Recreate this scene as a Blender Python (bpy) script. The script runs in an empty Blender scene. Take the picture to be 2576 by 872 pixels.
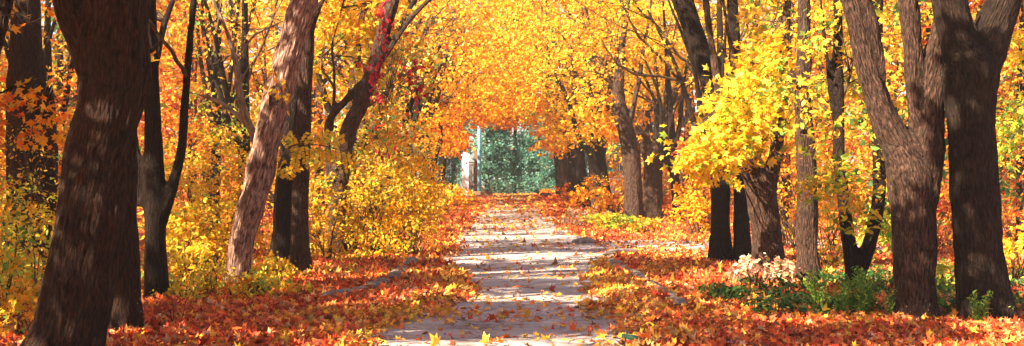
import bpy, math, random
import numpy as np
from mathutils import Vector

R = math.radians
random.seed(7)
rng = np.random.default_rng(7)
sc = bpy.context.scene
col = sc.collection

# ------------------------------------------------------------------ camera, world, sun, exposure
CAM_H, FD, XC, YH = 1.7, 3220.0, 1288.0, 458.0      # eye height; focal length, centre and horizon on a 2576 wide frame
cd = bpy.data.cameras.new('camera'); cam = bpy.data.objects.new('camera', cd); col.objects.link(cam)
cam.location = (0, 0, CAM_H); cam.rotation_euler = (R(90), 0, 0)
cd.sensor_width = 36; cd.lens = 36 * FD / 2576; cd.shift_y = (YH - 436) / 2576
cd.clip_end = 2000; cd.clip_start = .1
sc.camera = cam
SUN_AZ, SUN_EL = R(-128), R(36)     # azimuth from +Y, clockwise: behind the camera, on its left
sd = Vector((math.sin(SUN_AZ) * math.cos(SUN_EL), math.cos(SUN_AZ) * math.cos(SUN_EL), math.sin(SUN_EL)))
w = bpy.data.worlds.new('World'); sc.world = w; w.use_nodes = True
nt = w.node_tree; nt.nodes.clear()
bg = nt.nodes.new('ShaderNodeBackground'); sky = nt.nodes.new('ShaderNodeTexSky'); wo = nt.nodes.new('ShaderNodeOutputWorld')
sky.sky_type = 'NISHITA'; sky.sun_disc = False; sky.sun_elevation = SUN_EL; sky.sun_rotation = SUN_AZ
bg.inputs['Strength'].default_value = .05
nt.links.new(sky.outputs[0], bg.inputs[0]); nt.links.new(bg.outputs[0], wo.inputs[0])
sl = bpy.data.lights.new('sun', 'SUN'); sl.energy = 5; sl.angle = R(.53); sl.color = (1, .84, .60)
so = bpy.data.objects.new('sun', sl); col.objects.link(so); so.rotation_euler = sd.to_track_quat('Z', 'Y').to_euler()
so.location = (-20, -20, 30)
sc.view_settings.view_transform = 'Standard'; sc.view_settings.look = 'None'
sc.view_settings.exposure = 2.3; sc.view_settings.gamma = 1
cy = sc.cycles if hasattr(sc, 'cycles') else None
sc.render.engine = 'CYCLES'
sc.cycles.max_bounces = 8; sc.cycles.diffuse_bounces = 5; sc.cycles.transmission_bounces = 5; sc.cycles.glossy_bounces = 2
sc.cycles.use_denoising = True
sc.cycles.sample_clamp_indirect = 6
sc.cycles.caustics_reflective = False; sc.cycles.caustics_refractive = False

# ------------------------------------------------------------------ numbers
def _h(i, j, k, s):
    n = (i * 73856093) ^ (j * 19349663) ^ (k * 83492791) ^ (s * 2654435761)
    n = (n ^ (n >> 13)) & 0x7fffffff
    n = (n * 1274126177) & 0x7fffffff
    n = (n ^ (n >> 16)) & 0x7fffffff
    n = (n * 668265263) & 0x7fffffff
    return ((n >> 7) & 0xffff) / 65535.0
def vnoise(p, s=0):
    p = np.asarray(p, float); f = np.floor(p); i = f.astype(np.int64); t = p - f; t = t * t * (3 - 2 * t)
    r = 0
    for a in (0, 1):
        for b in (0, 1):
            for c in (0, 1):
                wgt = (t[:, 0] if a else 1 - t[:, 0]) * (t[:, 1] if b else 1 - t[:, 1]) * (t[:, 2] if c else 1 - t[:, 2])
                r = r + wgt * _h(i[:, 0] + a, i[:, 1] + b, i[:, 2] + c, s)
    return r
def fbm(p, o=3, s=0):
    r = 0; a = 1; t = 0; p = np.asarray(p, float)
    for k in range(o): r = r + a * vnoise(p * 2 ** k, s + k); t += a; a *= .5
    return r / t
def sstep(a, b, x):
    t = np.clip((np.asarray(x, float) - a) / (b - a), 0, 1); return t * t * (3 - 2 * t)
def rise(y): return .60 * sstep(44, 100, y)
def pathx(y): return .12 + .25 * np.sin((np.asarray(y, float) - 13) / 11.0) * sstep(60, 30, y) - .18 * sstep(20, 12, y)
def path_z(x, y):
    x = np.asarray(x, float); y = np.asarray(y, float)
    p = np.stack([x * .35, y * .9, x * 0], -1).reshape(-1, 3)
    n = (fbm(p, 3, 3) - .5).reshape(x.shape)
    return rise(y) + .075 * n
def side_open(x, y):   # the side path that leaves to the right
    return sstep(1.6, 2.4, x) * sstep(30.2, 31.4, y) * sstep(38.5, 37, y) * sstep(15, 12, x)
def ground_z(x, y):
    x = np.asarray(x, float); y = np.asarray(y, float)
    p = np.stack([x * .5, y * .5, x * 0], -1).reshape(-1, 3)
    n = (fbm(p, 3, 9) - .5).reshape(x.shape)
    d = np.abs(x - pathx(y))
    out = sstep(1.9, 2.6, d) * (1 - side_open(x, y))
    drift = np.exp(-((d - 1.75) / .35) ** 2) * .05
    bank = .02 * sstep(3, 9, d)
    return rise(y) + out * (-.06 + .13 * n + bank) + (1 - out) * (-.05) + out * drift
def gz(x, y): return float(ground_z(np.array([x]), np.array([y]))[0])
def base_d(ypx):       # distance of a ground point seen at that height
    lo, hi = 5.0, 140.0
    for _ in range(50):
        m = (lo + hi) / 2
        if CAM_H - (ypx - YH) * m / FD < float(rise(m)) + .03: hi = m
        else: lo = m
    return lo
def P(x, y, d): return np.array([(x - XC) * d / FD, d, CAM_H - (y - YH) * d / FD])

# ------------------------------------------------------------------ mesh helpers
def new_mesh(name, v, f, mats=(), smooth=True, colors=None, vecs=None):
    """f: (N,k) array or list of such arrays"""
    if not isinstance(f, list): f = [f]
    f = [np.asarray(a, np.int32) for a in f if len(a)]
    me = bpy.data.meshes.new(name)
    v = np.asarray(v, np.float32); me.vertices.add(len(v)); me.vertices.foreach_set('co', v.ravel())
    nl = sum(a.size for a in f); npoly = sum(len(a) for a in f)
    me.loops.add(nl); me.polygons.add(npoly)
    me.loops.foreach_set('vertex_index', np.concatenate([a.ravel() for a in f]))
    tot = np.concatenate([np.full(len(a), a.shape[1], np.int32) for a in f])
    st = np.concatenate([[0], np.cumsum(tot)[:-1]]).astype(np.int32)
    me.polygons.foreach_set('loop_start', st); me.polygons.foreach_set('loop_total', tot)
    me.polygons.foreach_set('use_smooth', np.full(npoly, smooth))
    me.update(calc_edges=True)
    if colors is not None:
        a = me.attributes.new('leafcol', 'FLOAT_COLOR', 'POINT')
        c = np.ones((len(v), 4), np.float32); c[:, :3] = colors; a.data.foreach_set('color', c.ravel())
    if vecs is not None:
        a = me.attributes.new('barkco', 'FLOAT_VECTOR', 'POINT'); a.data.foreach_set('vector', np.asarray(vecs, np.float32).ravel())
    for m in mats: me.materials.append(m)
    return me
def link(name, me, parent=None, loc=None):
    o = bpy.data.objects.new(name, me); col.objects.link(o)
    if parent is not None: o.parent = parent
    if loc is not None: o.location = loc
    return o
def tag(o, label=None, cat=None, group=None, kind=None):
    if label: o['label'] = label
    if cat: o['category'] = cat
    if group: o['group'] = group
    if kind: o['kind'] = kind
    return o
def thing(name, label, cat, loc, group=None):
    o = bpy.data.objects.new(name, None); col.objects.link(o); o.location = tuple(float(a) for a in loc); o.empty_display_size = .3
    return tag(o, label, cat, group)
class MB:
    """collects tubes and boxes with verts / tris / quads"""
    def __init__(s): s.v = []; s.q = []; s.t = []; s.n = 0; s.c = []
    def add(s, v, q=(), t=(), c=None):
        v = np.asarray(v, float); s.v.append(v)
        if len(q): s.q.append(np.asarray(q, int) + s.n)
        if len(t): s.t.append(np.asarray(t, int) + s.n)
        s.c.append(v if c is None else c); s.n += len(v)
    def tube(s, pts, rad, k=8, seed=0, irr=0.0):
        pts = np.asarray(pts, float); rad = np.asarray(rad, float); n = len(pts)
        tan = np.gradient(pts, axis=0); tan /= np.linalg.norm(tan, axis=1)[:, None] + 1e-9
        ref = np.array([1.0, 0, 0]) if abs(tan[0][0]) < .8 else np.array([0, 1.0, 0])
        a = ref - tan * (tan @ ref)[:, None]; a /= np.linalg.norm(a, axis=1)[:, None] + 1e-9
        b = np.cross(tan, a)
        th = np.arange(k) * 2 * np.pi / k
        cs, sn = np.cos(th), np.sin(th)
        off = a[:, None, :] * cs[None, :, None] + b[:, None, :] * sn[None, :, None]
        arc = np.concatenate([[0], np.cumsum(np.linalg.norm(np.diff(pts, axis=0), axis=1))])
        rr = np.repeat(rad[:, None], k, 1)
        if irr:
            q = np.stack([np.repeat((cs * 1.3)[None], n, 0), np.repeat((sn * 1.3)[None], n, 0), np.repeat((arc * 1.1)[:, None], k, 1)], -1).reshape(-1, 3) + seed * 7.3
            rr = rr * (1 + irr * (fbm(q, 2, seed % 97) - .5) * 2).reshape(n, k)
        v = pts[:, None, :] + off * rr[:, :, None]
        bc = np.stack([cs[None] * rr, sn[None] * rr, np.repeat(arc[:, None] * .22, k, 1)], -1).reshape(-1, 3)
        v = v.reshape(-1, 3)
        i = np.arange(n - 1)[:, None] * k; j = np.arange(k)[None]; j2 = (j + 1) % k
        q = np.stack([i + j, i + j2, i + k + j2, i + k + j], -1).reshape(-1, 4)
        v = np.concatenate([v, pts[:1], pts[-1:]]); bc = np.concatenate([bc, bc[:1], bc[-1:]])
        c0 = n * k; c1 = c0 + 1; j = np.arange(k); j2 = (j + 1) % k
        t = np.concatenate([np.stack([np.full(k, c0), j2, j], -1), np.stack([np.full(k, c1), (n - 1) * k + j, (n - 1) * k + j2], -1)])
        s.add(v, q, t, bc)
    def box(s, x0, x1, y0, y1, z0, z1):
        v = [(x, y, z) for x in (x0, x1) for y in (y0, y1) for z in (z0, z1)]
        s.add(v, [(0, 1, 3, 2), (4, 6, 7, 5), (0, 4, 5, 1), (2, 3, 7, 6), (0, 2, 6, 4), (1, 5, 7, 3)])
    def mesh(s, name, mats, smooth=True, org=(0, 0, 0), bark=False, colors=None):
        f = []
        if s.q: f.append(np.concatenate(s.q))
        if s.t: f.append(np.concatenate(s.t))
        return new_mesh(name, np.concatenate(s.v) - np.asarray(org), f, mats, smooth, colors, np.concatenate(s.c) if bark else None)
def resample(pts, step):
    """Catmull-Rom through rows of numbers (x,y,z,r)"""
    p = np.asarray(pts, float)
    if len(p) == 2: p = np.array([p[0], (p[0] + p[1]) / 2, p[1]])
    e = np.concatenate([[2 * p[0] - p[1]], p, [2 * p[-1] - p[-2]]]); out = []
    for i in range(1, len(e) - 2):
        n = max(2, int(np.linalg.norm(e[i + 1][:3] - e[i][:3]) / step))
        t = (np.arange(n) / n)[:, None]
        a, b, c, d = e[i - 1], e[i], e[i + 1], e[i + 2]
        out.append(.5 * (2 * b + (c - a) * t + (2 * a - 5 * b + 4 * c - d) * t ** 2 + (3 * b - a - 3 * c + d) * t ** 3))
    out.append(e[-2][None]); r = np.concatenate(out); r[:, 3] = np.maximum(r[:, 3], .003)
    return r

# ------------------------------------------------------------------ materials
def mat(name):
    m = bpy.data.materials.new(name); m.use_nodes = True; n = m.node_tree; n.nodes.clear()
    return m, n, n.nodes.new('ShaderNodeOutputMaterial')
def N(n, t, **kw):
    x = n.nodes.new(t)
    for k, v in kw.items():
        if k in x.inputs: x.inputs[k].default_value = v
        else: setattr(x, k, v)
    return x
def ramp(n, stops):
    r = n.nodes.new('ShaderNodeValToRGB'); e = r.color_ramp.elements
    while len(e) < len(stops): e.new(.5)
    for i, (p, c) in enumerate(stops): e[i].position = p; e[i].color = (*c, 1)
    return r
def leaf_material(name, trans=.42, rough=.5, spec=.25):
    m, n, out = mat(name); L = n.links.new
    a = N(n, 'ShaderNodeAttribute', attribute_name='leafcol')
    tc = N(n, 'ShaderNodeTexCoord'); nz = N(n, 'ShaderNodeTexNoise', Scale=18.0, Detail=3.0)
    L(tc.outputs['Object'], nz.inputs['Vector'])
    hs = N(n, 'ShaderNodeHueSaturation'); L(a.outputs['Color'], hs.inputs['Color'])
    mr = N(n, 'ShaderNodeMapRange'); mr.inputs[3].default_value = .72; mr.inputs[4].default_value = 1.25; L(nz.outputs[0], mr.inputs[0]); L(mr.outputs[0], hs.inputs['Value'])
    p = N(n, 'ShaderNodeBsdfPrincipled', Roughness=rough); p.inputs['Specular IOR Level'].default_value = spec
    L(hs.outputs[0], p.inputs['Base Color'])
    t = N(n, 'ShaderNodeBsdfTranslucent'); L(hs.outputs[0], t.inputs['Color'])
    mx = N(n, 'ShaderNodeMixShader'); mx.inputs[0].default_value = trans
    L(p.outputs[0], mx.inputs[1]); L(t.outputs[0], mx.inputs[2]); L(mx.outputs[0], out.inputs['Surface'])
    return m
M = {}
M['leaf'] = leaf_material('tree_leaf', .48, .5)
M['litter'] = leaf_material('fallen_leaf', .12, .6, .3)
M['herb'] = leaf_material('herb_leaf', .35, .55)
def bark_material(name, dark, light, scale=26, bump=.6, lichen=None):
    m, n, out = mat(name); L = n.links.new
    a = N(n, 'ShaderNodeAttribute', attribute_name='barkco')
    n1 = N(n, 'ShaderNodeTexNoise', Scale=scale, Detail=5.0, Roughness=.65, Distortion=.5); L(a.outputs['Vector'], n1.inputs['Vector'])
    n2 = N(n, 'ShaderNodeTexNoise', Scale=scale * .22, Detail=3.0); L(a.outputs['Vector'], n2.inputs['Vector'])
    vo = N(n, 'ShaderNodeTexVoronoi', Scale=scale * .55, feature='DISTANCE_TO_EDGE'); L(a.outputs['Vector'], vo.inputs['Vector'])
    r = ramp(n, [(.38, dark), (.62, light)]); L(n1.outputs[0], r.inputs[0])
    hs = N(n, 'ShaderNodeHueSaturation'); mr = N(n, 'ShaderNodeMapRange'); mr.inputs[1].default_value = .3; mr.inputs[2].default_value = .7; mr.inputs[3].default_value = .86; mr.inputs[4].default_value = 1.14
    L(n2.outputs[0], mr.inputs[0]); L(mr.outputs[0], hs.inputs['Value']); L(r.outputs[0], hs.inputs['Color'])
    colr = hs.outputs[0]
    if lichen:
        tc = N(n, 'ShaderNodeTexCoord'); n3 = N(n, 'ShaderNodeTexNoise', Scale=3.5, Detail=6.0, Roughness=.7); L(tc.outputs['Object'], n3.inputs['Vector'])
        r3 = ramp(n, [(.56, (0, 0, 0)), (.7, (.6, .6, .6))]); L(n3.outputs[0], r3.inputs[0])
        mx = N(n, 'ShaderNodeMix', data_type='RGBA'); L(r3.outputs[0], mx.inputs[0]); L(colr, mx.inputs[6]); mx.inputs[7].default_value = (*lichen, 1); colr = mx.outputs[2]
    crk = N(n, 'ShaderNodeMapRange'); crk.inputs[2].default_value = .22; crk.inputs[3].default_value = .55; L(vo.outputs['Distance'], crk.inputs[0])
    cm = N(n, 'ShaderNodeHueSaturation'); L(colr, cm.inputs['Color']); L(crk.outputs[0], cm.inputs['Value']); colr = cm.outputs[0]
    mth = N(n, 'ShaderNodeMath', operation='ADD'); L(n1.outputs[0], mth.inputs[0]); L(vo.outputs['Distance'], mth.inputs[1])
    b = N(n, 'ShaderNodeBump', Strength=bump, Distance=.06); L(mth.outputs[0], b.inputs['Height'])
    p = N(n, 'ShaderNodeBsdfPrincipled', Roughness=.85); p.inputs['Specular IOR Level'].default_value = .2
    L(colr, p.inputs['Base Color']); L(b.outputs[0], p.inputs['Normal']); L(p.outputs[0], out.inputs['Surface'])
    return m
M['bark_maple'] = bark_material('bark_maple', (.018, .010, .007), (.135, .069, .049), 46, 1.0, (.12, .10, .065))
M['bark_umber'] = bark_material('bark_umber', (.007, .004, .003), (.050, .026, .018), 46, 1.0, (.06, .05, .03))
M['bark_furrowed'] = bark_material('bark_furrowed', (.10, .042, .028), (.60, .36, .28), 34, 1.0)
M['bark_shaded'] = bark_material('bark_shaded', (.005, .0022, .0014), (.066, .025, .014), 46, 1.0)  # near-black bark colour stands in for deep shade on the left trunks
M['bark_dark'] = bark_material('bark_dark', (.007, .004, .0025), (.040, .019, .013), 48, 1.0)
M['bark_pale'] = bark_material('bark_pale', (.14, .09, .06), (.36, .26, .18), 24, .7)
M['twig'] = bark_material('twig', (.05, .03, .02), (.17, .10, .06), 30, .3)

def noise_surface(name, stops, scale=3.0, detail=8.0, bump=.4, bscale=30, rough=.9, extra=None):
    m, n, out = mat(name); L = n.links.new
    tc = N(n, 'ShaderNodeTexCoord')
    n1 = N(n, 'ShaderNodeTexNoise', Scale=scale, Detail=detail, Roughness=.7); L(tc.outputs['Object'], n1.inputs['Vector'])
    r = ramp(n, stops); L(n1.outputs[0], r.inputs[0])
    n2 = N(n, 'ShaderNodeTexNoise', Scale=bscale, Detail=5.0, Roughness=.7); L(tc.outputs['Object'], n2.inputs['Vector'])
    b = N(n, 'ShaderNodeBump', Strength=bump, Distance=.02); L(n2.outputs[0], b.inputs['Height'])
    p = N(n, 'ShaderNodeBsdfPrincipled', Roughness=rough); p.inputs['Specular IOR Level'].default_value = .2
    c = r.outputs[0]
    if extra:
        hs = N(n, 'ShaderNodeHueSaturation'); mr = N(n, 'ShaderNodeMapRange'); mr.inputs[1].default_value = .3; mr.inputs[2].default_value = .7
        mr.inputs[3].default_value = 1 - extra; mr.inputs[4].default_value = 1 + extra; L(n2.outputs[0], mr.inputs[0]); L(mr.outputs[0], hs.inputs['Value']); L(c, hs.inputs['Color']); c = hs.outputs[0]
    L(c, p.inputs['Base Color']); L(b.outputs[0], p.inputs['Normal']); L(p.outputs[0], out.inputs['Surface'])
    return m
M['soil'] = noise_surface('leafy_soil', [(.3, (.10, .03, .012)), (.45, (.30, .085, .02)), (.58, (.42, .14, .03)), (.7, (.22, .10, .03))], 9, 10, .8, 20, .9, .5)
M['asphalt'] = noise_surface('worn_asphalt', [(.32, (.20, .155, .14)), (.45, (.36, .30, .27)), (.55, (.44, .37, .34)), (.68, (.56, .48, .44))], 2.6, 12, 1.0, 60, .85, .5)
M['kerb'] = noise_surface('kerb_concrete', [(.3, (.12, .09, .08)), (.6, (.26, .21, .185)), (.75, (.17, .13, .11))], 6, 8, .7, 40, .9, .25)
M['rock'] = noise_surface('pale_rock', [(.3, (.38, .32, .29)), (.7, (.62, .56, .52))], 8, 8, .7, 40, .9, .2)
M['rockpink'] = noise_surface('pink_rock', [(.3, (.36, .16, .20)), (.7, (.55, .30, .34))], 8, 8, .5, 40, .8, .2)
M['white'] = noise_surface('chalky_paint', [(.3, (.60, .64, .72)), (.7, (.80, .83, .88))], 3, 6, .3, 20, .7, .1)
M['blue'] = noise_surface('blue_paint', [(.3, (.10, .33, .46)), (.7, (.17, .46, .58))], 3, 6, .2, 20, .5, .1)
M['rust'] = noise_surface('brown_post_paint', [(.3, (.12, .07, .04)), (.7, (.25, .16, .10))], 3, 6, .2, 20, .8, .1)
M['grey'] = noise_surface('grey_metal', [(.3, (.16, .19, .2)), (.7, (.30, .35, .37))], 3, 6, .2, 20, .5, .1)
M['pinkpaint'] = noise_surface('pink_cloth', [(.3, (.6, .06, .14)), (.7, (.75, .12, .2))], 3, 6, .2, 20, .8, .1)
M['bluecloth'] = noise_surface('blue_cloth', [(.3, (.03, .12, .45)), (.7, (.05, .22, .6))], 3, 6, .2, 20, .8, .1)
M['roofing'] = noise_surface('roof_sheet', [(.3, (.12, .07, .06)), (.7, (.22, .14, .12))], 3, 6, .2, 20, .8, .1)
M['darkglass'] = noise_surface('window_glass', [(.3, (.05, .07, .08)), (.7, (.12, .15, .15))], 1, 2, .0, 5, .12)
M['bottleglass'] = noise_surface('bottle_glass', [(.3, (.01, .03, .02)), (.7, (.02, .06, .04))], 5, 2, .0, 5, .08)
def path_material():
    m, n, out = mat('worn_asphalt'); L = n.links.new
    tc = N(n, 'ShaderNodeTexCoord'); O = tc.outputs['Object']
    n1 = N(n, 'ShaderNodeTexNoise', Scale=1.3, Detail=12.0, Roughness=.72); L(O, n1.inputs['Vector'])
    r = ramp(n, [(.34, (.24, .185, .18)), (.45, (.40, .345, .345)), (.56, (.54, .475, .47)), (.68, (.64, .57, .56))]); L(n1.outputs[0], r.inputs[0])
    g = N(n, 'ShaderNodeTexNoise', Scale=75.0, Detail=4.0, Roughness=.8); L(O, g.inputs['Vector'])
    wp = N(n, 'ShaderNodeTexNoise', Scale=2.5, Detail=4.0); L(O, wp.inputs['Vector'])
    ad = N(n, 'ShaderNodeVectorMath', operation='ADD'); L(O, ad.inputs[0]); L(wp.outputs['Color'], ad.inputs[1])
    vo = N(n, 'ShaderNodeTexVoronoi', Scale=.9, feature='DISTANCE_TO_EDGE'); L(ad.outputs[0], vo.inputs['Vector'])
    ck = N(n, 'ShaderNodeMapRange'); ck.inputs[2].default_value = .018; ck.inputs[3].default_value = .35; L(vo.outputs['Distance'], ck.inputs[0])
    gr = N(n, 'ShaderNodeMapRange'); gr.inputs[1].default_value = .3; gr.inputs[2].default_value = .7; gr.inputs[3].default_value = .6; gr.inputs[4].default_value = 1.35; L(g.outputs[0], gr.inputs[0])
    mu = N(n, 'ShaderNodeMath', operation='MULTIPLY'); L(ck.outputs[0], mu.inputs[0]); L(gr.outputs[0], mu.inputs[1])
    hs = N(n, 'ShaderNodeHueSaturation'); L(r.outputs[0], hs.inputs['Color']); L(mu.outputs[0], hs.inputs['Value'])
    hb = N(n, 'ShaderNodeMath', operation='ADD'); L(g.outputs[0], hb.inputs[0]); L(ck.outputs[0], hb.inputs[1])
    b = N(n, 'ShaderNodeBump', Strength=.8, Distance=.02); L(hb.outputs[0], b.inputs['Height'])
    p = N(n, 'ShaderNodeBsdfPrincipled', Roughness=.88); p.inputs['Specular IOR Level'].default_value = .2
    L(hs.outputs[0], p.inputs['Base Color']); L(b.outputs[0], p.inputs['Normal']); L(p.outputs[0], out.inputs['Surface']); return m
M['asphalt'] = path_material()
def brick_material():
    m, n, out = mat('brick'); L = n.links.new
    tc = N(n, 'ShaderNodeTexCoord'); mp = N(n, 'ShaderNodeMapping'); mp.inputs['Rotation'].default_value = (R(90), 0, 0); L(tc.outputs['Object'], mp.inputs[0])
    b = N(n, 'ShaderNodeTexBrick', Scale=3.0); b.inputs['Color1'].default_value = (.13, .07, .055, 1); b.inputs['Color2'].default_value = (.10, .05, .04, 1); b.inputs['Mortar'].default_value = (.13, .11, .10, 1)
    L(mp.outputs[0], b.inputs['Vector']); p = N(n, 'ShaderNodeBsdfPrincipled', Roughness=.9)
    L(b.outputs[0], p.inputs['Base Color']); L(p.outputs[0], out.inputs['Surface']); return m
M['brick'] = brick_material()

# ------------------------------------------------------------------ palettes (leaf reflectance)
PAL = {
 'gold':   [(.86, .45, .02, 4), (.85, .54, .04, 3), (.82, .33, .015, 3), (.60, .40, .05, 1), (.45, .48, .06, .5)],
 'amber':  [(.88, .40, .02, 4), (.86, .48, .03, 3), (.82, .27, .015, 2.5), (.62, .22, .02, .7)],
 'orange': [(.82, .28, .02, 4), (.84, .40, .03, 2.5), (.70, .15, .015, 2.5), (.50, .08, .015, 1)],
 'lemon':  [(.86, .61, .05, 5), (.85, .53, .03, 3), (.70, .62, .08, 1.5), (.30, .42, .05, 1)],
 'lime':   [(.62, .60, .07, 3), (.78, .64, .06, 3), (.40, .50, .06, 2.5), (.16, .34, .05, 2)],
 'ochre':  [(.70, .42, .03, 4), (.78, .52, .05, 3), (.55, .38, .04, 2), (.22, .34, .05, 1.5), (.62, .25, .02, 1)],
 'mixed':  [(.80, .50, .04, 3), (.45, .45, .08, 2), (.20, .34, .10, 1.5), (.78, .30, .03, 2.5), (.65, .06, .03, .8), (.7, .62, .3, 1)],
 'red':    [(.62, .035, .03, 3), (.50, .02, .03, 2), (.75, .10, .04, 1)],
 'rust':   [(.55, .12, .02, 3), (.40, .06, .015, 2), (.70, .25, .03, 2), (.50, .22, .03, 1)],
 'green':  [(.045, .11, .025, 3), (.075, .16, .03, 2), (.15, .22, .04, 1.3), (.26, .16, .04, .5)],
 'teal':   [(.10, .25, .20, 3), (.13, .29, .22, 2), (.17, .32, .20, 1), (.35, .20, .05, .15)],  # lightened and blued to put the far haze into the leaf colour
 'pinkish':[(.75, .45, .36, 3), (.70, .60, .35, 2), (.65, .25, .2, 1.5), (.45, .5, .2, 1)],
 'litter': [(.70, .15, .035, 4), (.60, .09, .025, 3.4), (.74, .26, .06, 2.3), (.40, .045, .02, 2.4), (.66, .34, .17, 1.2), (.78, .40, .04, .9), (.22, .07, .03, 1.6)],
 'littery':[(.80, .48, .05, 3), (.72, .32, .05, 2), (.62, .2, .05, 2), (.45, .3, .12, 1)],
}
def pick(pal, n, jitter=.12):
    a = np.array(PAL[pal]); i = rng.choice(len(a), n, p=a[:, 3] / a[:, 3].sum())
    c = a[i, :3] * (1 + jitter * rng.standard_normal((n, 1))) * (1 + .06 * rng.standard_normal((n, 3)))
    return np.clip(c, .004, .92)

# ------------------------------------------------------------------ leaves
def _tpl(kind):
    if kind == 'maple':
        pol = [(90, .62), (68, .34), (42, .56), (12, .27), (-22, .40), (-80, .12), (202, .40), (168, .27), (138, .56), (112, .34)]
        v = [(0, 0)] + [(r * math.cos(R(a)), r * math.sin(R(a))) for a, r in pol]
        k = len(pol); f = [(0, 1 + i, 1 + (i + 1) % k) for i in range(k)]
    elif kind == 'tri':
        pol = [(90, .6), (55, .3), (15, .52), (-85, .25), (165, .52), (125, .3)]
        v = [(0, 0)] + [(r * math.cos(R(a)), r * math.sin(R(a))) for a, r in pol]
        f = [(0, 1 + i, 1 + (i + 1) % 6) for i in range(6)]
    elif kind == 'oval':
        v = [(0, -.5), (.24, -.2), (.22, .18), (0, .55), (-.22, .18), (-.24, -.2)]; f = [(0, 1, 2, 3), (0, 3, 4, 5)]
    elif kind == 'slim':
        v = [(0, -.5), (.14, 0), (0, .5), (-.14, 0)]; f = [(0, 1, 2, 3)]
    else:
        v = [(0, -.45), (.36, 0), (0, .5), (-.36, 0)]; f = [(0, 1, 2), (0, 2, 3)]
    return np.array(v, float), np.array(f, int)
TPL = {k: _tpl(k) for k in ('maple', 'tri', 'oval', 'slim', 'quad')}
def unit(a): return a / (np.linalg.norm(a, axis=-1, keepdims=True) + 1e-9)
SUNV = np.array(sd)
# openings in the foliage that let the sun reach trunks, bushes and the path: (point, radius, share of leaves left)
LIT = [(P(x, y, d), r, k) for (x, y, d, r, k) in (
  (605, 660, 21.2, .5, 0), (620, 590, 21.2, .5, 0), (640, 490, 21.2, .5, 0), (662, 395, 21.2, .5, 0), (690, 285, 21.2, .45, .1), (712, 200, 21.2, .45, .2), (745, 90, 21.2, .4, .2),
  (2290, 440, 16, .42, 0), (2290, 370, 16, .38, 0), (2205, 235, 16, .32, .1), (2155, 90, 16, .32, .2), (2350, 240, 16, .3, .1), (2300, 540, 16, .25, .2),
  (1925, 580, 25.6, .6, 0), (1932, 640, 25.6, .5, 0), (1905, 480, 25.6, .35, .1), (742, 640, 24.4, .28, 0), (758, 690, 24.4, .2, 0),
  (1840, 290, 24.1, 1.15, .05), (1800, 375, 24, .8, .05), (1925, 210, 24.4, .8, .15), (1643, 490, 52, .9, .1), (1592, 480, 51, .9, .1), (1650, 250, 52, 2.2, .35),
  (1900, 690, 24, .5, 0), (500, 650, 22.5, 1.5, .15), (600, 600, 25, 1.2, .3), (60, 740, 19, 1.0, .3), (150, 700, 12.2, .10, 0), (185, 560, 12.2, .12, 0), (200, 470, 12.2, .08, 0), (120, 780, 12.2, .12, 0), (215, 620, 12.2, .07, 0), (235, 400, 12.2, .08, 0), (2445, 350, 15.8, .16, 0), (2470, 520, 15.8, .08, 0), (350, 700, 14.4, .06, 0), (170, 640, 12.2, .08, 0), (160, 760, 12.2, .09, 0), (130, 690, 12.2, .07, 0), (205, 520, 12.2, .10, 0), (100, 830, 12.2, .12, 0), (190, 420, 12.2, .10, 0), (950, 600, 29.5, 1.5, .1), (1040, 600, 29.5, 1.2, .1), (830, 600, 29, 1.0, .3), (1710, 560, 46, 2, .4), (670, 735, 20, .8, .1), (560, 735, 20, .9, .1), (500, 735, 20, .5, .1), (1120, 520, 66, 2.5, .3), (1171, 430, 105, 1.2, 0), (1171, 470, 105, 1.0, 0), (1206, 420, 104, 1.2, .1))]
LIT += [(np.array(p, float), r, k) for (p, r, k) in (
  ((-1.2, 13.4, 0), .4, .03), ((-.5, 13.4, 0), .4, .03), ((.2, 13.4, 0), .4, .03), ((.9, 13.4, 0), .4, .05), ((-1.2, 18.7, 0), .6, .05), ((0, 18.8, 0), .55, .05), ((1.2, 18.9, 0), .5, .1), ((-1, 22.4, 0), .3, .1), ((.3, 22.5, 0), .25, .1), ((1.4, 22.8, 0), .4, .1),
  ((-1, 27.3, 0), .35, .05), ((.3, 27.4, 0), .35, .05), ((1.5, 27.5, 0), .35, .05), ((0, 40, 0), 2.0, .15), ((0, 45, 0), 2.0, .15), ((3, 42, 0), 1.6, .2), ((0, 52, 0), 2, .4), ((0, 70, .3), 2.5, .5), ((2.9, 21.5, .1), .6, .1), ((4, 21.2, .1), .6, .15), ((1.9, 19.5, 0), .4, .1), ((-1.6, 16.5, .1), .5, .1), ((-2.4, 13.9, .1), .4, .05), ((-3.2, 13.9, .1), .4, .05), ((-4, 14, .1), .4, .1), ((-1.5, 14.2, .1), .4, .05), ((-2.0, 17.5, .1), .5, .05), ((2.2, 14, .1), .3, .2), ((3.4, 15.2, .1), .35, .2), ((4.6, 15.4, .1), .3, .2),
  ((0, 44, 7), 3.0, .25), ((3, 48, 7.5), 3.0, .3), ((-3, 42, 6.5), 2.5, .3), ((1, 58, 8), 3.2, .35), ((-2, 60, 9), 3, .35), ((-5, 32, 4), 2.0, .35), ((-8, 30, 4), 2.0, .35), ((0, 75, 10), 3.5, .4))]
def sun_gaps(s):
    p = s['pos']; keep = np.ones(len(p), bool); u = rng.random(len(p))
    for (c, r, kp) in LIT:
        v = p - c; t = v @ SUNV; d2 = (v * v).sum(1) - t * t
        keep &= ~((t > max(.7, r * .9)) & (d2 < r * r * (.7 + .6 * u)) & (rng.random(len(p)) > kp))
    for key in ('pos', 'nrm', 'size', 'col', 'dirn'):
        if s.get(key) is not None: s[key] = s[key][keep]
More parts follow.
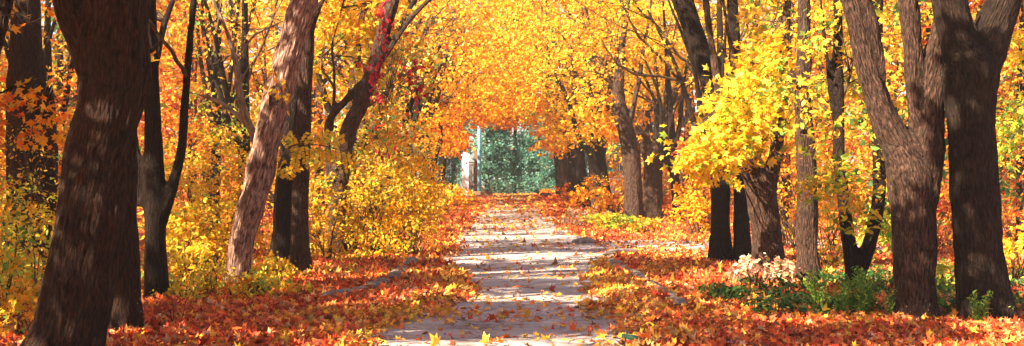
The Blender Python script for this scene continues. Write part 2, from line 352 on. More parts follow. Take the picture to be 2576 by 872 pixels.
def leaves_mesh(name, sets, mate, org=(0, 0, 0)):
    if name == 'crown':
        for s in sets: sun_gaps(s)
    """sets: list of dict(pos, nrm, size, kind, col[, curl][, dirn])"""
    V = []; T = []; Q = []; C = []; n0 = 0
    for s in sets:
        pos = s['pos']; n = len(pos)
        if n == 0: continue
        tv, tf = TPL[s['kind']]; k = len(tv)
        nrm = unit(s['nrm']); d = s.get('dirn')
        if d is None: d = rng.standard_normal((n, 3))
        x = unit(np.cross(d, nrm)); y = np.cross(nrm, x)
        size = np.asarray(s['size']) * np.clip(1 + .22 * rng.standard_normal(n), .45, 1.6)
        curl = s.get('curl', .5) * rng.standard_normal(n) * .8
        z = curl[:, None] * (tv[:, 1] ** 2)[None] + (np.abs(tv[:, 0]) * 1.0)[None] * (rng.standard_normal(n) * s.get('curl', .5))[:, None]
        asp = 1 + .12 * rng.standard_normal((n, 1))
        v = pos[:, None, :] + size[:, None, None] * (x[:, None, :] * (tv[:, 0][None] * asp)[:, :, None] + y[:, None, :] * tv[:, 1][None, :, None] + nrm[:, None, :] * z[:, :, None])
        f = (tf[None] + (np.arange(n) * k)[:, None, None]).reshape(-1, tf.shape[1]) + n0
        (T if tf.shape[1] == 3 else Q).append(f)
        V.append(v.reshape(-1, 3)); C.append(np.repeat(s['col'], k, 0)); n0 += n * k
    f = []
    if T: f.append(np.concatenate(T))
    if Q: f.append(np.concatenate(Q))
    return new_mesh(name, np.concatenate(V) - np.asarray(org), f, [mate], False, np.concatenate(C))
def lod(d):
    if d < 24: return 'maple', 1.0
    if d < 42: return 'tri', 1.0
    return 'quad', 1.0
def in_ellipsoid(n, hollow=.0):
    u = unit(rng.standard_normal((n, 3))); r = rng.random(n) ** (1 / 3); r = hollow + (1 - hollow) * r
    return u * r[:, None]
def spray_set(c, rad, nspray, per=14, sr=.35, pal='gold', size=.14, kind='maple', flat=.25, pal2=None, mix=.0, droop=.5, density=None):
    """sprays of leaves (tilted discs) scattered through an ellipsoid; returns (leaf set, spray centres)"""
    c = np.asarray(c, float); rad = np.asarray(rad, float)
    sc_ = c + in_ellipsoid(nspray) * rad
    gap = fbm(sc_ * (1.1 / max(.4, sr * 2.2)) + 11.7, 2, 41)
    sc_ = sc_[gap > (.43 if nspray > 25 else 0)]
    m = len(sc_)
    if m == 0: sc_ = c[None]; m = 1
    outw = unit((sc_ - c) / rad)
    nrm = unit(np.stack([rng.standard_normal(m) * .45, rng.standard_normal(m) * .45, np.ones(m)], 1) + .35 * outw)
    a = unit(np.cross(nrm, rng.standard_normal((m, 3)))); b = np.cross(nrm, a)
    idx = np.repeat(np.arange(m), per); n = len(idx)
    th = rng.random(n) * 6.283; rr = np.sqrt(rng.random(n)) * sr * (.6 + .8 * np.repeat(rng.random(m), per))
    pos = sc_[idx] + a[idx] * (rr * np.cos(th))[:, None] + b[idx] * (rr * np.sin(th))[:, None] + nrm[idx] * (rng.standard_normal(n) * sr * flat)[:, None]
    pos[:, 2] -= droop * rr ** 2 / sr * .6
    ln = unit(nrm[idx] + .75 * rng.standard_normal((n, 3)))
    # blades hang from their stalks, tip outward and down
    dirn = unit((pos - sc_[idx]) * [1, 1, .2] + np.array([0, 0, -.5 * sr]) + .35 * sr * rng.standard_normal((n, 3)))
    colr = pick(pal, n)
    if pal2:
        z = rng.random(m) < mix; k = z[idx]; colr[k] = pick(pal2, int(k.sum()))
    colr *= np.clip(1 + .10 * rng.standard_normal((m, 1)), .75, 1.25)[idx]
    return dict(pos=pos, nrm=ln, size=np.full(n, size), kind=kind, col=np.clip(colr, 0, .93), dirn=dirn, curl=.35), sc_

# ------------------------------------------------------------------ woody parts
def remesh_trunk(limbs, voxel, amp, freq, mate, org, seed, burls=(), squash=1.0):
    mb = MB()
    for i, l in enumerate(limbs): mb.tube(l[:, :3], l[:, 3], 14 if voxel < .04 else 10, seed + i, .10)
    me = mb.mesh('tmp', [], True)
    o = bpy.data.objects.new('tmp', me); col.objects.link(o)
    md = o.modifiers.new('r', 'REMESH'); md.mode = 'VOXEL'; md.voxel_size = voxel
    ms = o.modifiers.new('s', 'SMOOTH'); ms.iterations = 4; ms.factor = .5
    dg = bpy.context.evaluated_depsgraph_get(); dg.update()
    m2 = bpy.data.meshes.new_from_object(o.evaluated_get(dg)); bpy.data.objects.remove(o)
    n = len(m2.vertices); v = np.empty(n * 3, np.float32); m2.vertices.foreach_get('co', v); v = v.reshape(-1, 3).astype(float)
    nr = np.empty(n * 3, np.float32); m2.vertices.foreach_get('normal', nr); nr = nr.reshape(-1, 3).astype(float)
    # bark coordinates: offset from the nearest centreline point, and length along it
    cl = []; T = []; A = []; Rr = []
    for i, l in enumerate(limbs):
        p = l[:, :3]; t = unit(np.gradient(p, axis=0)); arc = np.concatenate([[0], np.cumsum(np.linalg.norm(np.diff(p, axis=0), axis=1))])
        cl.append(p); T.append(t); A.append(arc + p[0][2]); Rr.append(l[:, 3])
    cl = np.concatenate(cl); T = np.concatenate(T); A = np.concatenate(A); Rr = np.concatenate(Rr)
    idx = np.empty(n, int)
    for s in range(0, n, 4000):
        d = np.linalg.norm(v[s:s + 4000, None] - cl[None], axis=2) - Rr[None]; idx[s:s + 4000] = d.argmin(1)
    off = v - cl[idx]; al = (off * T[idx]).sum(1); lat = off - T[idx] * al[:, None]
    bc = np.stack([lat[:, 0], lat[:, 1] + .3 * lat[:, 2], (A[idx] + al) * .22], 1)
    q = bc * [freq, freq, freq * (.55 if amp > .019 else 1)]
    h = 1 - np.abs(2 * fbm(q + seed, 3, seed % 50) - 1) * 2.2          # ridges and furrows that follow the limb
    h = np.clip(h, -1, 1)
    big = fbm(v * 2.2 + seed, 2, 5) - .5
    v2 = v + nr * ((-h * amp) + big * min(amp, .014) * 3)[:, None]
    for (bx, by, bz, br, ba) in burls:
        dd = np.linalg.norm(v - np.array([bx, by, bz]), axis=1); v2 += nr * (ba * np.exp(-(dd / br) ** 2))[:, None]
    m2.vertices.foreach_set('co', (v2 - np.asarray(org)).astype(np.float32).ravel())
    a = m2.attributes.new('barkco', 'FLOAT_VECTOR', 'POINT'); a.data.foreach_set('vector', bc.astype(np.float32).ravel())
    m2.materials.clear(); m2.materials.append(mate)
    m2.polygons.foreach_set('use_smooth', np.ones(len(m2.polygons), bool)); m2.update()
    return m2
def plain_trunk(limbs, mate, org, k=9, seed=0):
    mb = MB()
    for i, l in enumerate(limbs): mb.tube(l[:, :3], l[:, 3], k, seed + i, .14)
    return mb.mesh('trunk', [mate], True, org, True)
def branch_to(mb, a, r0, targets, spr, thick=.03, twigs=.5, k=5):
    """a limb from a to the middle of the sprays, with twigs to some of them"""
    a = np.asarray(a, float); c = np.asarray(targets, float)
    mid = (a + c) / 2 + rng.standard_normal(3) * .12 * np.linalg.norm(c - a) + np.array([0, 0, .08 * np.linalg.norm(c - a)])
    l = resample([[*a, thick], [*mid, thick * .7], [*c, thick * .35]], .15)
    l[:, :3] += (np.stack([vnoise(l[:, :3] * 3, 60 + q) for q in range(3)], 1) - .5) * thick * 3
    l[0, :3] = a
    mb.tube(l[:, :3], l[:, 3], k)
    n = int(len(spr) * twigs)
    if n:
        for s in spr[rng.choice(len(spr), n, replace=False)]:
            j = rng.integers(len(l) // 3, len(l)); p = l[j]
            m = (p[:3] + s) / 2 + rng.standard_normal(3) * .10 * np.linalg.norm(s - p[:3])
            t = resample([[*p[:3], min(p[3], thick * .45)], [*m, thick * .25], [*s, thick * .12]], .25)
            mb.tube(t[:, :3], np.maximum(t[:, 3], .004), 4)

def tree(name, label, cat, limbs, d, bark='bark_maple', voxel=.05, amp=.012, freq=11, blobs=(), ext=4.0, group=None, seed=1, burls=(), leafmat='leaf', offcrown=None, sunk=.25, basew=1.12):
    """limbs: lists of (x, y, width[, depth offset]) on the 2576-wide picture plane at distance d; the first one stands on the ground.
       blobs: dict(c=(x,y[,dd]), r=(rx,ry,rz) metres, n=sprays, ...)"""
    L = []
    for li, l in enumerate(limbs):
        pts = []
        for q in l:
            dd = d + (q[3] if len(q) > 3 else 0); pts.append([*P(q[0], q[1], dd), q[2] * dd / FD / 2])
        pts = np.array(pts)
        if li == 0:
            b = pts[0].copy(); g = gz(b[0], b[1]); 
            foot = b.copy(); foot[2] = g - sunk; foot[3] = b[3] * basew * 1.04
            b2 = b.copy(); b2[2] = g + .03; b2[3] = b[3] * basew
            rest = pts[1:] if abs(b[2] - g) < .35 else pts
            pts = np.concatenate([[foot, b2], rest])
        e = ext[li] if isinstance(ext, (list, tuple)) else ext
        if e and len(pts) > 1:
            t = pts[-1][:3] - pts[-2][:3]; t /= np.linalg.norm(t); t2 = unit(t + np.array([0, 0, .35]))
            p1 = pts[-1].copy(); p1[:3] += t * e * .45; p1[3] *= .78
            p2 = p1.copy(); p2[:3] += t2 * e * .55; p2[3] *= .5
            pts = np.concatenate([pts, [p1, p2]])
        L.append(resample(pts, .08 if voxel < .04 else .14))
    org = np.array([L[0][0][0], L[0][0][1], L[0][0][2] + sunk])
    root = thing(name, label, cat, org, group)
    bm = M[bark]
    me = remesh_trunk(L, voxel, amp, freq, bm, org, seed, burls) if voxel else plain_trunk(L, bm, org, 10, seed)
    me.name = 'trunk'; link('trunk', me, root)
    allp = np.concatenate(L); sets = []
    for b in blobs:
        dd = d + (b['c'][2] if len(b['c']) > 2 else 0); c = P(b['c'][0], b['c'][1], dd)
        kd, _ = lod(dd); kd = b.get('kind', kd)
        s, spr = spray_set(c, b['r'], b['n'], b.get('per', 14), b.get('sr', .35), b.get('pal', 'gold'), b.get('size', .15), kd, pal2=b.get('pal2'), mix=b.get('mix', 0))
        sets.append(s)
        cand = allp[allp[:, 2] > .9]; j = np.argmin(np.linalg.norm(cand[:, :3] - (c - [0, 0, .5 * b['r'][2]]), axis=1) + rng.random(len(cand)) * .3)
        mb = MB(); branch_to(mb, cand[j, :3], cand[j, 3], c, spr, min(b.get('bt', .035), cand[j, 3] * .8), b.get('tw', .4))
        link('branch', mb.mesh('branch', [M['twig']], True, org, True), root)
    if offcrown:  # unseen upper crown above the frame, put in mainly for the shade it casts
        for (ox, oy, oz, rx, ry, rz, n, pal) in offcrown:
            top = L[0][-1][:3]; c = top + np.array([ox, oy, oz])
            s, spr = spray_set(c, (rx, ry, rz), n, 12, .45, pal, .26, 'quad'); sets.append(s)
            mb = MB(); branch_to(mb, top, .1, c, spr, .05, .1); link('branch', mb.mesh('branch', [M['twig']], True, org, True), root)
    if sets: link('crown', leaves_mesh('crown', sets, M[leafmat], org), root)
    return root, L

# ------------------------------------------------------------------ ground and paths
def grid_mesh(name, xs, ys, zf, mats):
    X, Y = np.meshgrid(xs, ys); Z = zf(X, Y); nx, ny = len(xs), len(ys)
    v = np.stack([X, Y, Z], -1).reshape(-1, 3)
    i = (np.arange(ny - 1)[:, None] * nx + np.arange(nx - 1)[None]).reshape(-1)
    return new_mesh(name, v, np.stack([i, i + 1, i + nx + 1, i + nx], 1), mats)
xs = np.concatenate([[-200, -90], np.linspace(-50, -8, 60), np.linspace(-7.9, 7.9, 110), np.linspace(8, 50, 60), [90, 200]])
ys = np.concatenate([[-100, -50], np.linspace(-30, 9, 30), np.arange(9.3, 45, .22), np.linspace(45.2, 130, 120), [160, 230, 300]])
tag(link('ground', grid_mesh('ground', xs, ys, ground_z, [M['soil']])), kind='structure')
def path_surface(X, Y): return path_z(X, Y) + .006
ys2 = np.concatenate([np.linspace(-30, 9, 30), np.arange(9.3, 60, .16), np.linspace(60.5, 112, 90)])
us = np.linspace(-1, 1, 27)
X = pathx(ys2)[:, None] + us[None] * 2.0; Y = np.repeat(ys2[:, None], 27, 1); Z = path_z(X, Y) - .05 * sstep(.93, 1, np.abs(np.repeat(us[None], len(ys2), 0)))
i = (np.arange(len(ys2) - 1)[:, None] * 27 + np.arange(26)[None]).reshape(-1)
tag(link('path', new_mesh('path', np.stack([X, Y, Z], -1).reshape(-1, 3), np.stack([i, i + 1, i + 28, i + 27], 1), [M['asphalt']])), kind='structure')
xs3 = np.linspace(2.0, 15, 60); ys3 = np.linspace(31.0, 37.6, 34)
tag(link('side_path', grid_mesh('side_path', xs3, ys3, lambda X, Y: path_z(X, Y) + .004 - .05 * sstep(36.9, 37.6, Y) - .05 * sstep(31.6, 31, Y) + .006, [M['asphalt']])), kind='structure')

def surf_z(x, y):
    d = np.abs(x - pathx(y)); a = ground_z(x, y)
    return np.where(d < 1.97, path_z(x, y), np.maximum(a, np.where(side_open(x, y) > .5, path_z(x, y), -9)))

mb = MB(); mb.box(-205, 205, -105, 305, -1.6, 27)
hm, hn, ho = mat('haze'); hv = N(hn, 'ShaderNodeVolumePrincipled', Density=.0009, Anisotropy=.25); hv.inputs['Color'].default_value = (1, .93, .82, 1)
hn.links.new(hv.outputs[0], ho.inputs['Volume'])
tag(link('haze', mb.mesh('haze', [hm], False)), kind='stuff')

# ------------------------------------------------------------------ fallen leaves
def litter(y0, y1, xw, dens, size, kind, name_pal='litter', heap=.05):
    A = (y1 - y0) * 2 * xw; n = int(A * dens)
    y = y0 + (y1 - y0) * rng.random(n); x = (rng.random(n) * 2 - 1) * xw
    d = np.abs(x - pathx(y)); sgn = np.sign(x - pathx(y))
    patch = fbm(np.stack([x * .8, y * .35, x * 0], 1), 3, 77)
    hw = np.interp(y, [12, 15, 19, 24, 30, 36, 46, 60, 110], [1.25, 1.15, 1.05, 1.35, 1.7, 1.85, 1.75, 1.5, 1.1]) + .7 * (patch - .5) * 2
    edge = sstep(-.30, .35, d - hw)
    base = np.interp(y, [12, 20, 30, 42, 52, 62, 75, 110], [.07, .05, .05, .08, .11, .20, .42, .7])
    streak = sstep(.47, .62, fbm(np.stack([x * .5, y * 1.2, x * 0 + 5], 1), 2, 31))
    base = base * (.5 + 1.4 * streak)
    so_ = side_open(x, y)
    prob = np.clip(base + (1 - base) * edge, 0, 1) * (1 - .8 * so_)
    k = rng.random(n) < prob; x, y, d, edge = x[k], y[k], d[k], edge[k]; n = len(x)
    z = surf_z(x, y) + .012 + rng.random(n) ** 1.5 * heap * (.25 + edge) 
    tilt = .22 + .38 * edge
    nrm = np.stack([rng.standard_normal(n) * tilt, rng.standard_normal(n) * tilt, np.ones(n)], 1)
    c = pick(name_pal, n, .22)
    yl = fbm(np.stack([x * .6, y * .5, x * 0], 1), 2, 13) > .56; k = yl & (rng.random(n) < .5); c[k] = pick('littery', int(k.sum()))
    k = (d < 1.6) & (rng.random(n) < .5); c[k] = pick('littery', int(k.sum()))
    return dict(pos=np.stack([x, y, z], 1), nrm=nrm, size=np.full(n, size), kind=kind, col=c, curl=.8)
ll = [litter(11, 20, 8.5, 430, .10, 'maple', heap=.09), litter(11, 22, 9, 150, .045, 'tri', 'rust', heap=.06), litter(20, 32, 13, 210, .12, 'tri', heap=.07),
      litter(32, 52, 20, 85, .15, 'tri', heap=.04), litter(52, 112, 26, 38, .20, 'quad', heap=.02)]
tag(link('leaf_litter', leaves_mesh('leaf_litter', ll, M['litter'])), label='thick litter of orange and red maple leaves over the ground', cat='leaf litter', kind='stuff')

# ------------------------------------------------------------------ kerbs
def kerb_row(pts, n, side, gaps=()):
    p = resample([[a, b, 0, 1] for a, b in pts], .05)[:, :2]
    arc = np.concatenate([[0], np.cumsum(np.linalg.norm(np.diff(p, axis=0), axis=1))]); tot = arc[-1]; L = tot / n
    names = ['nearest', 'second', 'third', 'fourth', 'fifth', 'sixth', 'seventh', 'eighth', 'ninth', 'tenth', 'eleventh', 'twelfth', 'thirteenth', 'fourteenth', 'fifteenth', 'sixteenth', 'seventeenth', 'eighteenth']
    for k in range(n):
        if k in gaps: continue
        s = (k + .5) * L; x = np.interp(s, arc, p[:, 0]); y = np.interp(s, arc, p[:, 1]); x2 = np.interp(s + .1, arc, p[:, 0]); y2 = np.interp(s + .1, arc, p[:, 1])
        a = math.atan2(y2 - y, x2 - x); mb = MB(); m = 9; hl = L * .465; prof = [(-.115, -.2), (-.115, .03), (-.085, .07), (0, .088), (.085, .07), (.115, .03), (.115, -.2)]
        V = []
        for i in range(m):
            t = -1 + 2 * i / (m - 1); hump = 1 - .55 * abs(t) ** 3; wn = 1 - .14 * abs(t) ** 4
            for (u, z) in prof: V.append((t * hl, u * wn, z * hump if z > 0 else z))
        kk = len(prof); q = [(i * kk + j, i * kk + (j + 1) % kk, (i + 1) * kk + (j + 1) % kk, (i + 1) * kk + j) for i in range(m - 1) for j in range(kk)]
        V = np.array(V); V += (np.stack([vnoise(V * 9 + k * 3.1, 80 + c) for c in range(3)], 1) - .5) * .02
        me = new_mesh('kerb_stone', V, [np.array(q), np.array([list(range(kk))]), np.array([[(m - 1) * kk + j for j in range(kk)][::-1]])], [M['kerb']])
        z = max(float(surf_z(np.array([x]), np.array([y]))[0]), -.02) + .055 + random.uniform(-.02, .015)
        o = link('kerb_stone', me, None, (x, y, z)); o.rotation_euler = (random.uniform(-.08, .08), random.uniform(-.06, .06), a + random.uniform(-.06, .06))
        tag(o, '%s grey kerb stone of the %s' % (names[k], side), 'kerb stone', 'kerb stones edging the ' + side.split(' counted')[0])
kerb_row([(2.27, 17.1), (2.22, 20), (2.12, 24), (2.08, 27.2), (2.35, 29.6), (3.0, 30.6)], 16, 'straight kerb beside the right leaf drift', gaps=(4, 11, 12))
kerb_row([(-2.85, 18.6), (-2.5, 18.95), (-2.2, 20.2), (-2.08, 22.5), (-2.08, 25), (-2.12, 27.5)], 12, 'curving kerb by the yellow thicket', gaps=(4, 8, 9))

def rock(x, y, r, name, label, m, sq=.6, seed=0):
    n1, n2 = 14, 20; V = []
    for i in range(n1 + 1):
        for j in range(n2): th, ph = math.pi * i / n1, 2 * math.pi * j / n2; V.append((math.sin(th) * math.cos(ph), math.sin(th) * math.sin(ph), math.cos(th)))
    V = np.array(V); f = .6 + .8 * fbm(V * 1.6 + seed * 5.1, 3, seed)
    V = V * f[:, None] * np.array([r, r * .8, r * sq]); q = [(i * n2 + j, (i + 1) * n2 + j, (i + 1) * n2 + (j + 1) % n2, i * n2 + (j + 1) % n2) for i in range(n1) for j in range(n2)]
    z = float(surf_z(np.array([x]), np.array([y]))[0])
    tag(link(name, new_mesh(name, V, np.array(q), [m]), None, (x, y, z + r * sq * .35)), label, 'rock')
def onground(px, py): d = base_d(py); return (px - XC) * d / FD, d
x, y = onground(1012, 762); rock(x, y, .10, 'rock', 'pale pitted rock at the left edge of the sunlit path', M['rock'], .7, 3)
x, y = onground(1300, 739); rock(x, y, .06, 'rock', 'small grey stone lying in the middle of the path', M['rock'], .8, 5)
x, y = onground(1845, 868); rock(x, y, .15, 'rock', 'smooth purplish pink stone among the nearest leaves', M['rockpink'], .55, 8)
x, y = onground(1472, 609); rock(x, y, .33, 'rock', 'long pale stone at the mouth of the side path', M['kerb'], .4, 9)
x, y = onground(880, 763); rock(x, y, .10, 'rock', 'flat pale stone half buried by leaves below the curving kerb', M['rock'], .4, 11)
# discarded bottle
x, y = onground(1590, 858); mb = MB()
l = np.array([[-.11, 0, 0, .008], [-.11, 0, 0, .026], [.03, 0, 0, .03], [.06, 0, 0, .024], [.09, 0, 0, .011], [.14, 0, 0, .010], [.14, 0, 0, .004]]); l[:, 0] += np.arange(7) * 1e-4
mb.tube(l[:, :3], l[:, 3], 14)
o = link('bottle', mb.mesh('bottle', [M['bottleglass']]), None, (x, y, float(surf_z(np.array([x]), np.array([y]))[0]) + .07)); o.rotation_euler = (0, .12, -.35)
tag(o, 'dark green glass bottle lying among leaves at the path edge', 'bottle')
# ------------------------------------------------------------------ near trees, left of the path
tree('maple_tree', 'thick rough trunk in deep shade, leftmost standing tree, with ivy-like twigs over it', 'tree',
     [[(78, 640, 128), (74, 500, 122), (70, 300, 108), (66, 120, 88), (62, 0, 78)], [(105, 560, 70), (122, 420, 52), (126, 300, 40), (120, 200, 26)]], base_d(662), 'bark_shaded', .045, .03, 9,
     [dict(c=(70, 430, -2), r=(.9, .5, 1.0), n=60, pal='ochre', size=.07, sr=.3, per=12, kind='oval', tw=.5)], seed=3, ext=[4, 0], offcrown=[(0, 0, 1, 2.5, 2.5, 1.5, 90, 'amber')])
tree('maple_tree', 'dark limb with orange sprigs reaching in at the top left corner', 'tree',
     [[(-85, 823, 90), (-75, 600, 80), (-60, 350, 74), (-30, 150, 62), (2, 40, 52), (22, -60, 46)], [(-60, 270, 20), (0, 235, 14), (70, 208, 11), (130, 190, 9), (196, 182, 6)], [(-55, 420, 16), (20, 350, 10), (110, 290, 8), (190, 235, 5)]], base_d(823), 'bark_shaded', .04, .014, 12,
     [dict(c=(60, 60, 0), r=(.42, .4, .22), n=12, pal='orange', pal2='gold', mix=.3, size=.13, sr=.2, per=6, tw=.9, bt=.012), dict(c=(110, 235, 0), r=(.45, .4, .28), n=15, pal='orange', pal2='gold', mix=.3, size=.12, sr=.18, per=6, tw=.9, bt=.012),
      dict(c=(30, 290, 0), r=(.3, .4, .35), n=12, pal='orange', size=.15, sr=.18, per=5, tw=.9, bt=.012), dict(c=(110, 330, 0), r=(.3, .3, .25), n=9, pal='amber', size=.10, sr=.18, per=6, tw=.9, bt=.01)], seed=4, ext=[2, 0, 0], offcrown=[(0, 0, 1, 2, 2, 1.2, 60, 'orange')])
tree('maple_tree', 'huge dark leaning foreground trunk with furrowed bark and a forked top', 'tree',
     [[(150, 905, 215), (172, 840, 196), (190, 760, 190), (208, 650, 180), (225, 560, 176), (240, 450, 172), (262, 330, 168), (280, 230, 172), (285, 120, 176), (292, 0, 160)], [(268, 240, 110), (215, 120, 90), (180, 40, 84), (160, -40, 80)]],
     base_d(905), 'bark_shaded', .020, .030, 12, seed=5, burls=[(*P(320, 225, 12.0), .13, .07)], offcrown=[(0, 0, 1.2, 2.6, 2.2, 1.3, 120, 'amber')])
tree('maple_tree', 'dark straight trunk directly behind the huge leaning foreground trunk', 'tree',
     [[(308, 836, 100), (306, 700, 92), (305, 500, 84), (310, 350, 70), (318, 200, 60), (325, 0, 55)]], base_d(836), 'bark_shaded', .035, .014, 12, seed=6)
tree('maple_tree', 'slim dark trunk forking halfway up beside the huge foreground trunk', 'tree',
     [[(393, 746, 62), (391, 660, 60), (390, 560, 58), (387, 400, 52), (382, 250, 44), (378, 120, 40), (374, 0, 38)], [(400, 560, 46), (418, 510, 38), (438, 455, 30), (456, 380, 27), (464, 280, 24), (474, 150, 22), (487, 0, 20)],
      [(352, 520, 22), (348, 420, 20), (338, 330, 16)]], base_d(746), 'bark_dark', .03, .008, 14,
     [dict(c=(380, 130, -2), r=(.15, .15, .25), n=3, pal='gold', size=.15, sr=.15, per=4)], seed=7, offcrown=[(0, 0, 1, 2, 2, 1.3, 70, 'gold')])
tree('maple_tree', 'sunlit leaning trunk with deeply furrowed pinkish brown bark', 'tree',
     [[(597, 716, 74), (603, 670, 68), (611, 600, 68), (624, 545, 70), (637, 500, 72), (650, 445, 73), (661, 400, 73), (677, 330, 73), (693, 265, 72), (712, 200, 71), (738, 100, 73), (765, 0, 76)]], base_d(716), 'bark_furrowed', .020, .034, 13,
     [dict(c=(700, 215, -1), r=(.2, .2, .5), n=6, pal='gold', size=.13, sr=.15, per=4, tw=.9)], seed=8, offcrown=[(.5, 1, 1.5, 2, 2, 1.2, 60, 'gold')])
tree('maple_tree', 'smooth dark trunk just behind the sunlit leaning trunk', 'tree',
     [[(702, 660, 58), (712, 560, 52), (722, 430, 50), (733, 300, 48), (745, 150, 46), (752, 0, 44)]], base_d(660), 'bark_dark', .05, .010, 12, seed=9, offcrown=[(0, 1, 1, 2.4, 2.2, 1.3, 70, 'gold')])
lr, lrL = tree('maple_tree', 'upright brown trunk, nearer of the close pair right of the leaning trunk', 'tree',
     [[(758, 682, 56), (755, 600, 50), (755, 500, 47), (762, 350, 41), (768, 200, 39), (774, 60, 37), (776, 0, 36)], [(778, 90, 22), (795, 40, 18), (812, 0, 16)]], base_d(682), 'bark_maple', .045, .010, 13, seed=10, offcrown=[(0, 0, 1, 2.2, 2.2, 1.3, 60, 'gold')])
tree('dead_tree', 'thin crooked half dead trunk leaning left of the sunlit trunk', 'tree',
     [[(608, 690, 30), (622, 560, 28), (640, 450, 27), (644, 360, 26), (620, 300, 22), (604, 240, 20), (592, 160, 17), (570, 80, 15), (545, 20, 14)],
      [(628, 320, 14), (590, 285, 13), (560, 262, 11), (520, 245, 9), (485, 235, 6)], [(600, 215, 9), (640, 150, 7), (690, 120, 5)], [(592, 160, 8), (640, 90, 8), (700, 60, 6), (760, 20, 4)]], base_d(690), 'bark_pale', .028, .012, 14, ext=.6, seed=11)
tree('maple_tree', 'leaning trunk draped with a red creeper over the yellow thicket', 'tree',
     [[(846, 640, 46), (850, 520, 46), (862, 400, 46), (882, 315, 44), (912, 255, 42), (940, 170, 40), (968, 70, 38), (990, 0, 36)],
      [(832, 500, 20), (826, 400, 19), (826, 310, 20), (868, 255, 20), (915, 205, 20), (962, 150, 19), (1000, 95, 18), (1035, 45, 17), (1078, 0, 16)],
      [(835, 330, 13), (842, 200, 11), (835, 120, 9), (850, 60, 8)]], base_d(642), 'bark_maple', .04, .014, 12,
     [dict(c=(860, 140, 2), r=(1.2, 1, 1.6), n=90, pal='lemon', size=.16), dict(c=(1000, 200, 2), r=(.9, 1, 1.8), n=80, pal='mixed', size=.16),
      dict(c=(930, 20, 1), r=(1.5, 1, .8), n=60, pal='gold', size=.16)], seed=12, ext=3)
tree('maple_tree', 'dark trunk hidden low in the yellow thicket behind the creeper trunk', 'tree',
     [[(872, 600, 34), (870, 500, 34), (866, 380, 30), (905, 250, 26), (960, 150, 22), (1010, 60, 18)]], 34, 'bark_dark', .06, .012, 10,
     [dict(c=(960, 330, 0), r=(1.3, 1.2, 1.6), n=110, pal='mixed', size=.16), dict(c=(1010, 120, 1), r=(1.2, 1, 1.3), n=70, pal='mixed', size=.17)], seed=13)
# ------------------------------------------------------------------ near trees, right of the path
tree('maple_tree', 'nearer and paler of the joined grey pair beside the bushes at the side path', 'tree',
     [[(1644, 548, 52), (1643, 500, 50), (1643, 420, 50), (1655, 385, 46), (1672, 320, 34), (1690, 240, 29), (1722, 180, 26), (1760, 110, 22)],
      [(1640, 410, 42), (1622, 360, 34), (1600, 325, 26), (1570, 290, 20), (1545, 230, 16)], [(1650, 400, 24), (1654, 300, 18), (1652, 200, 15), (1645, 100, 12)]], base_d(548), 'bark_maple', .042, .03, 11,
     [dict(c=(1650, 190, 0), r=(2.1, 1.5, 1.7), n=150, pal='gold', pal2='lemon', mix=.3, size=.2, kind='tri'), dict(c=(1560, 330, -2), r=(.8, .8, .8), n=40, pal='amber', size=.2, kind='tri'),
      dict(c=(1700, 60, 0), r=(2, 1.5, 1.4), n=110, pal='lemon', size=.2, kind='tri')], seed=21)
tree('maple_tree', 'left trunk of the grey pair beside the side path, tall and slightly curved', 'tree',
     [[(1592, 560, 54), (1593, 500, 50), (1590, 420, 48), (1580, 350, 44), (1564, 290, 40), (1556, 230, 32), (1562, 140, 24), (1574, 40, 18)], [(1578, 330, 20), (1600, 240, 15), (1620, 120, 12)]], base_d(560), 'bark_maple', .042, .03, 11,
     [dict(c=(1560, 90, 0), r=(1.6, 1.5, 1.6), n=90, pal='gold', size=.2, kind='tri'), dict(c=(1500, 250, -1), r=(.9, .9, 1.3), n=55, pal='amber', pal2='gold', mix=.5, size=.2, kind='tri')], seed=22)
tree('maple_tree', 'dark leaning trunk entering the yellow maple leaves from above, sunlit patch on it', 'tree',
     [[(1814, 656, 62), (1813, 560, 54), (1812, 450, 52), (1806, 340, 52), (1790, 220, 54), (1765, 140, 54), (1738, 60, 54), (1715, 0, 56)]], base_d(656), 'bark_dark', .045, .014, 12,
     [dict(c=(1840, -60, .5), r=(1.2, 1, .8), n=50, pal='ochre', size=.16)], seed=23)
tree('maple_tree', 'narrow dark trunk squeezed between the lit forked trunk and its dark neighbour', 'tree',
     [[(1868, 657, 50), (1866, 560, 46), (1864, 450, 44), (1858, 300, 40), (1850, 150, 36)]], base_d(657), 'bark_dark', .05, .012, 12, seed=24)
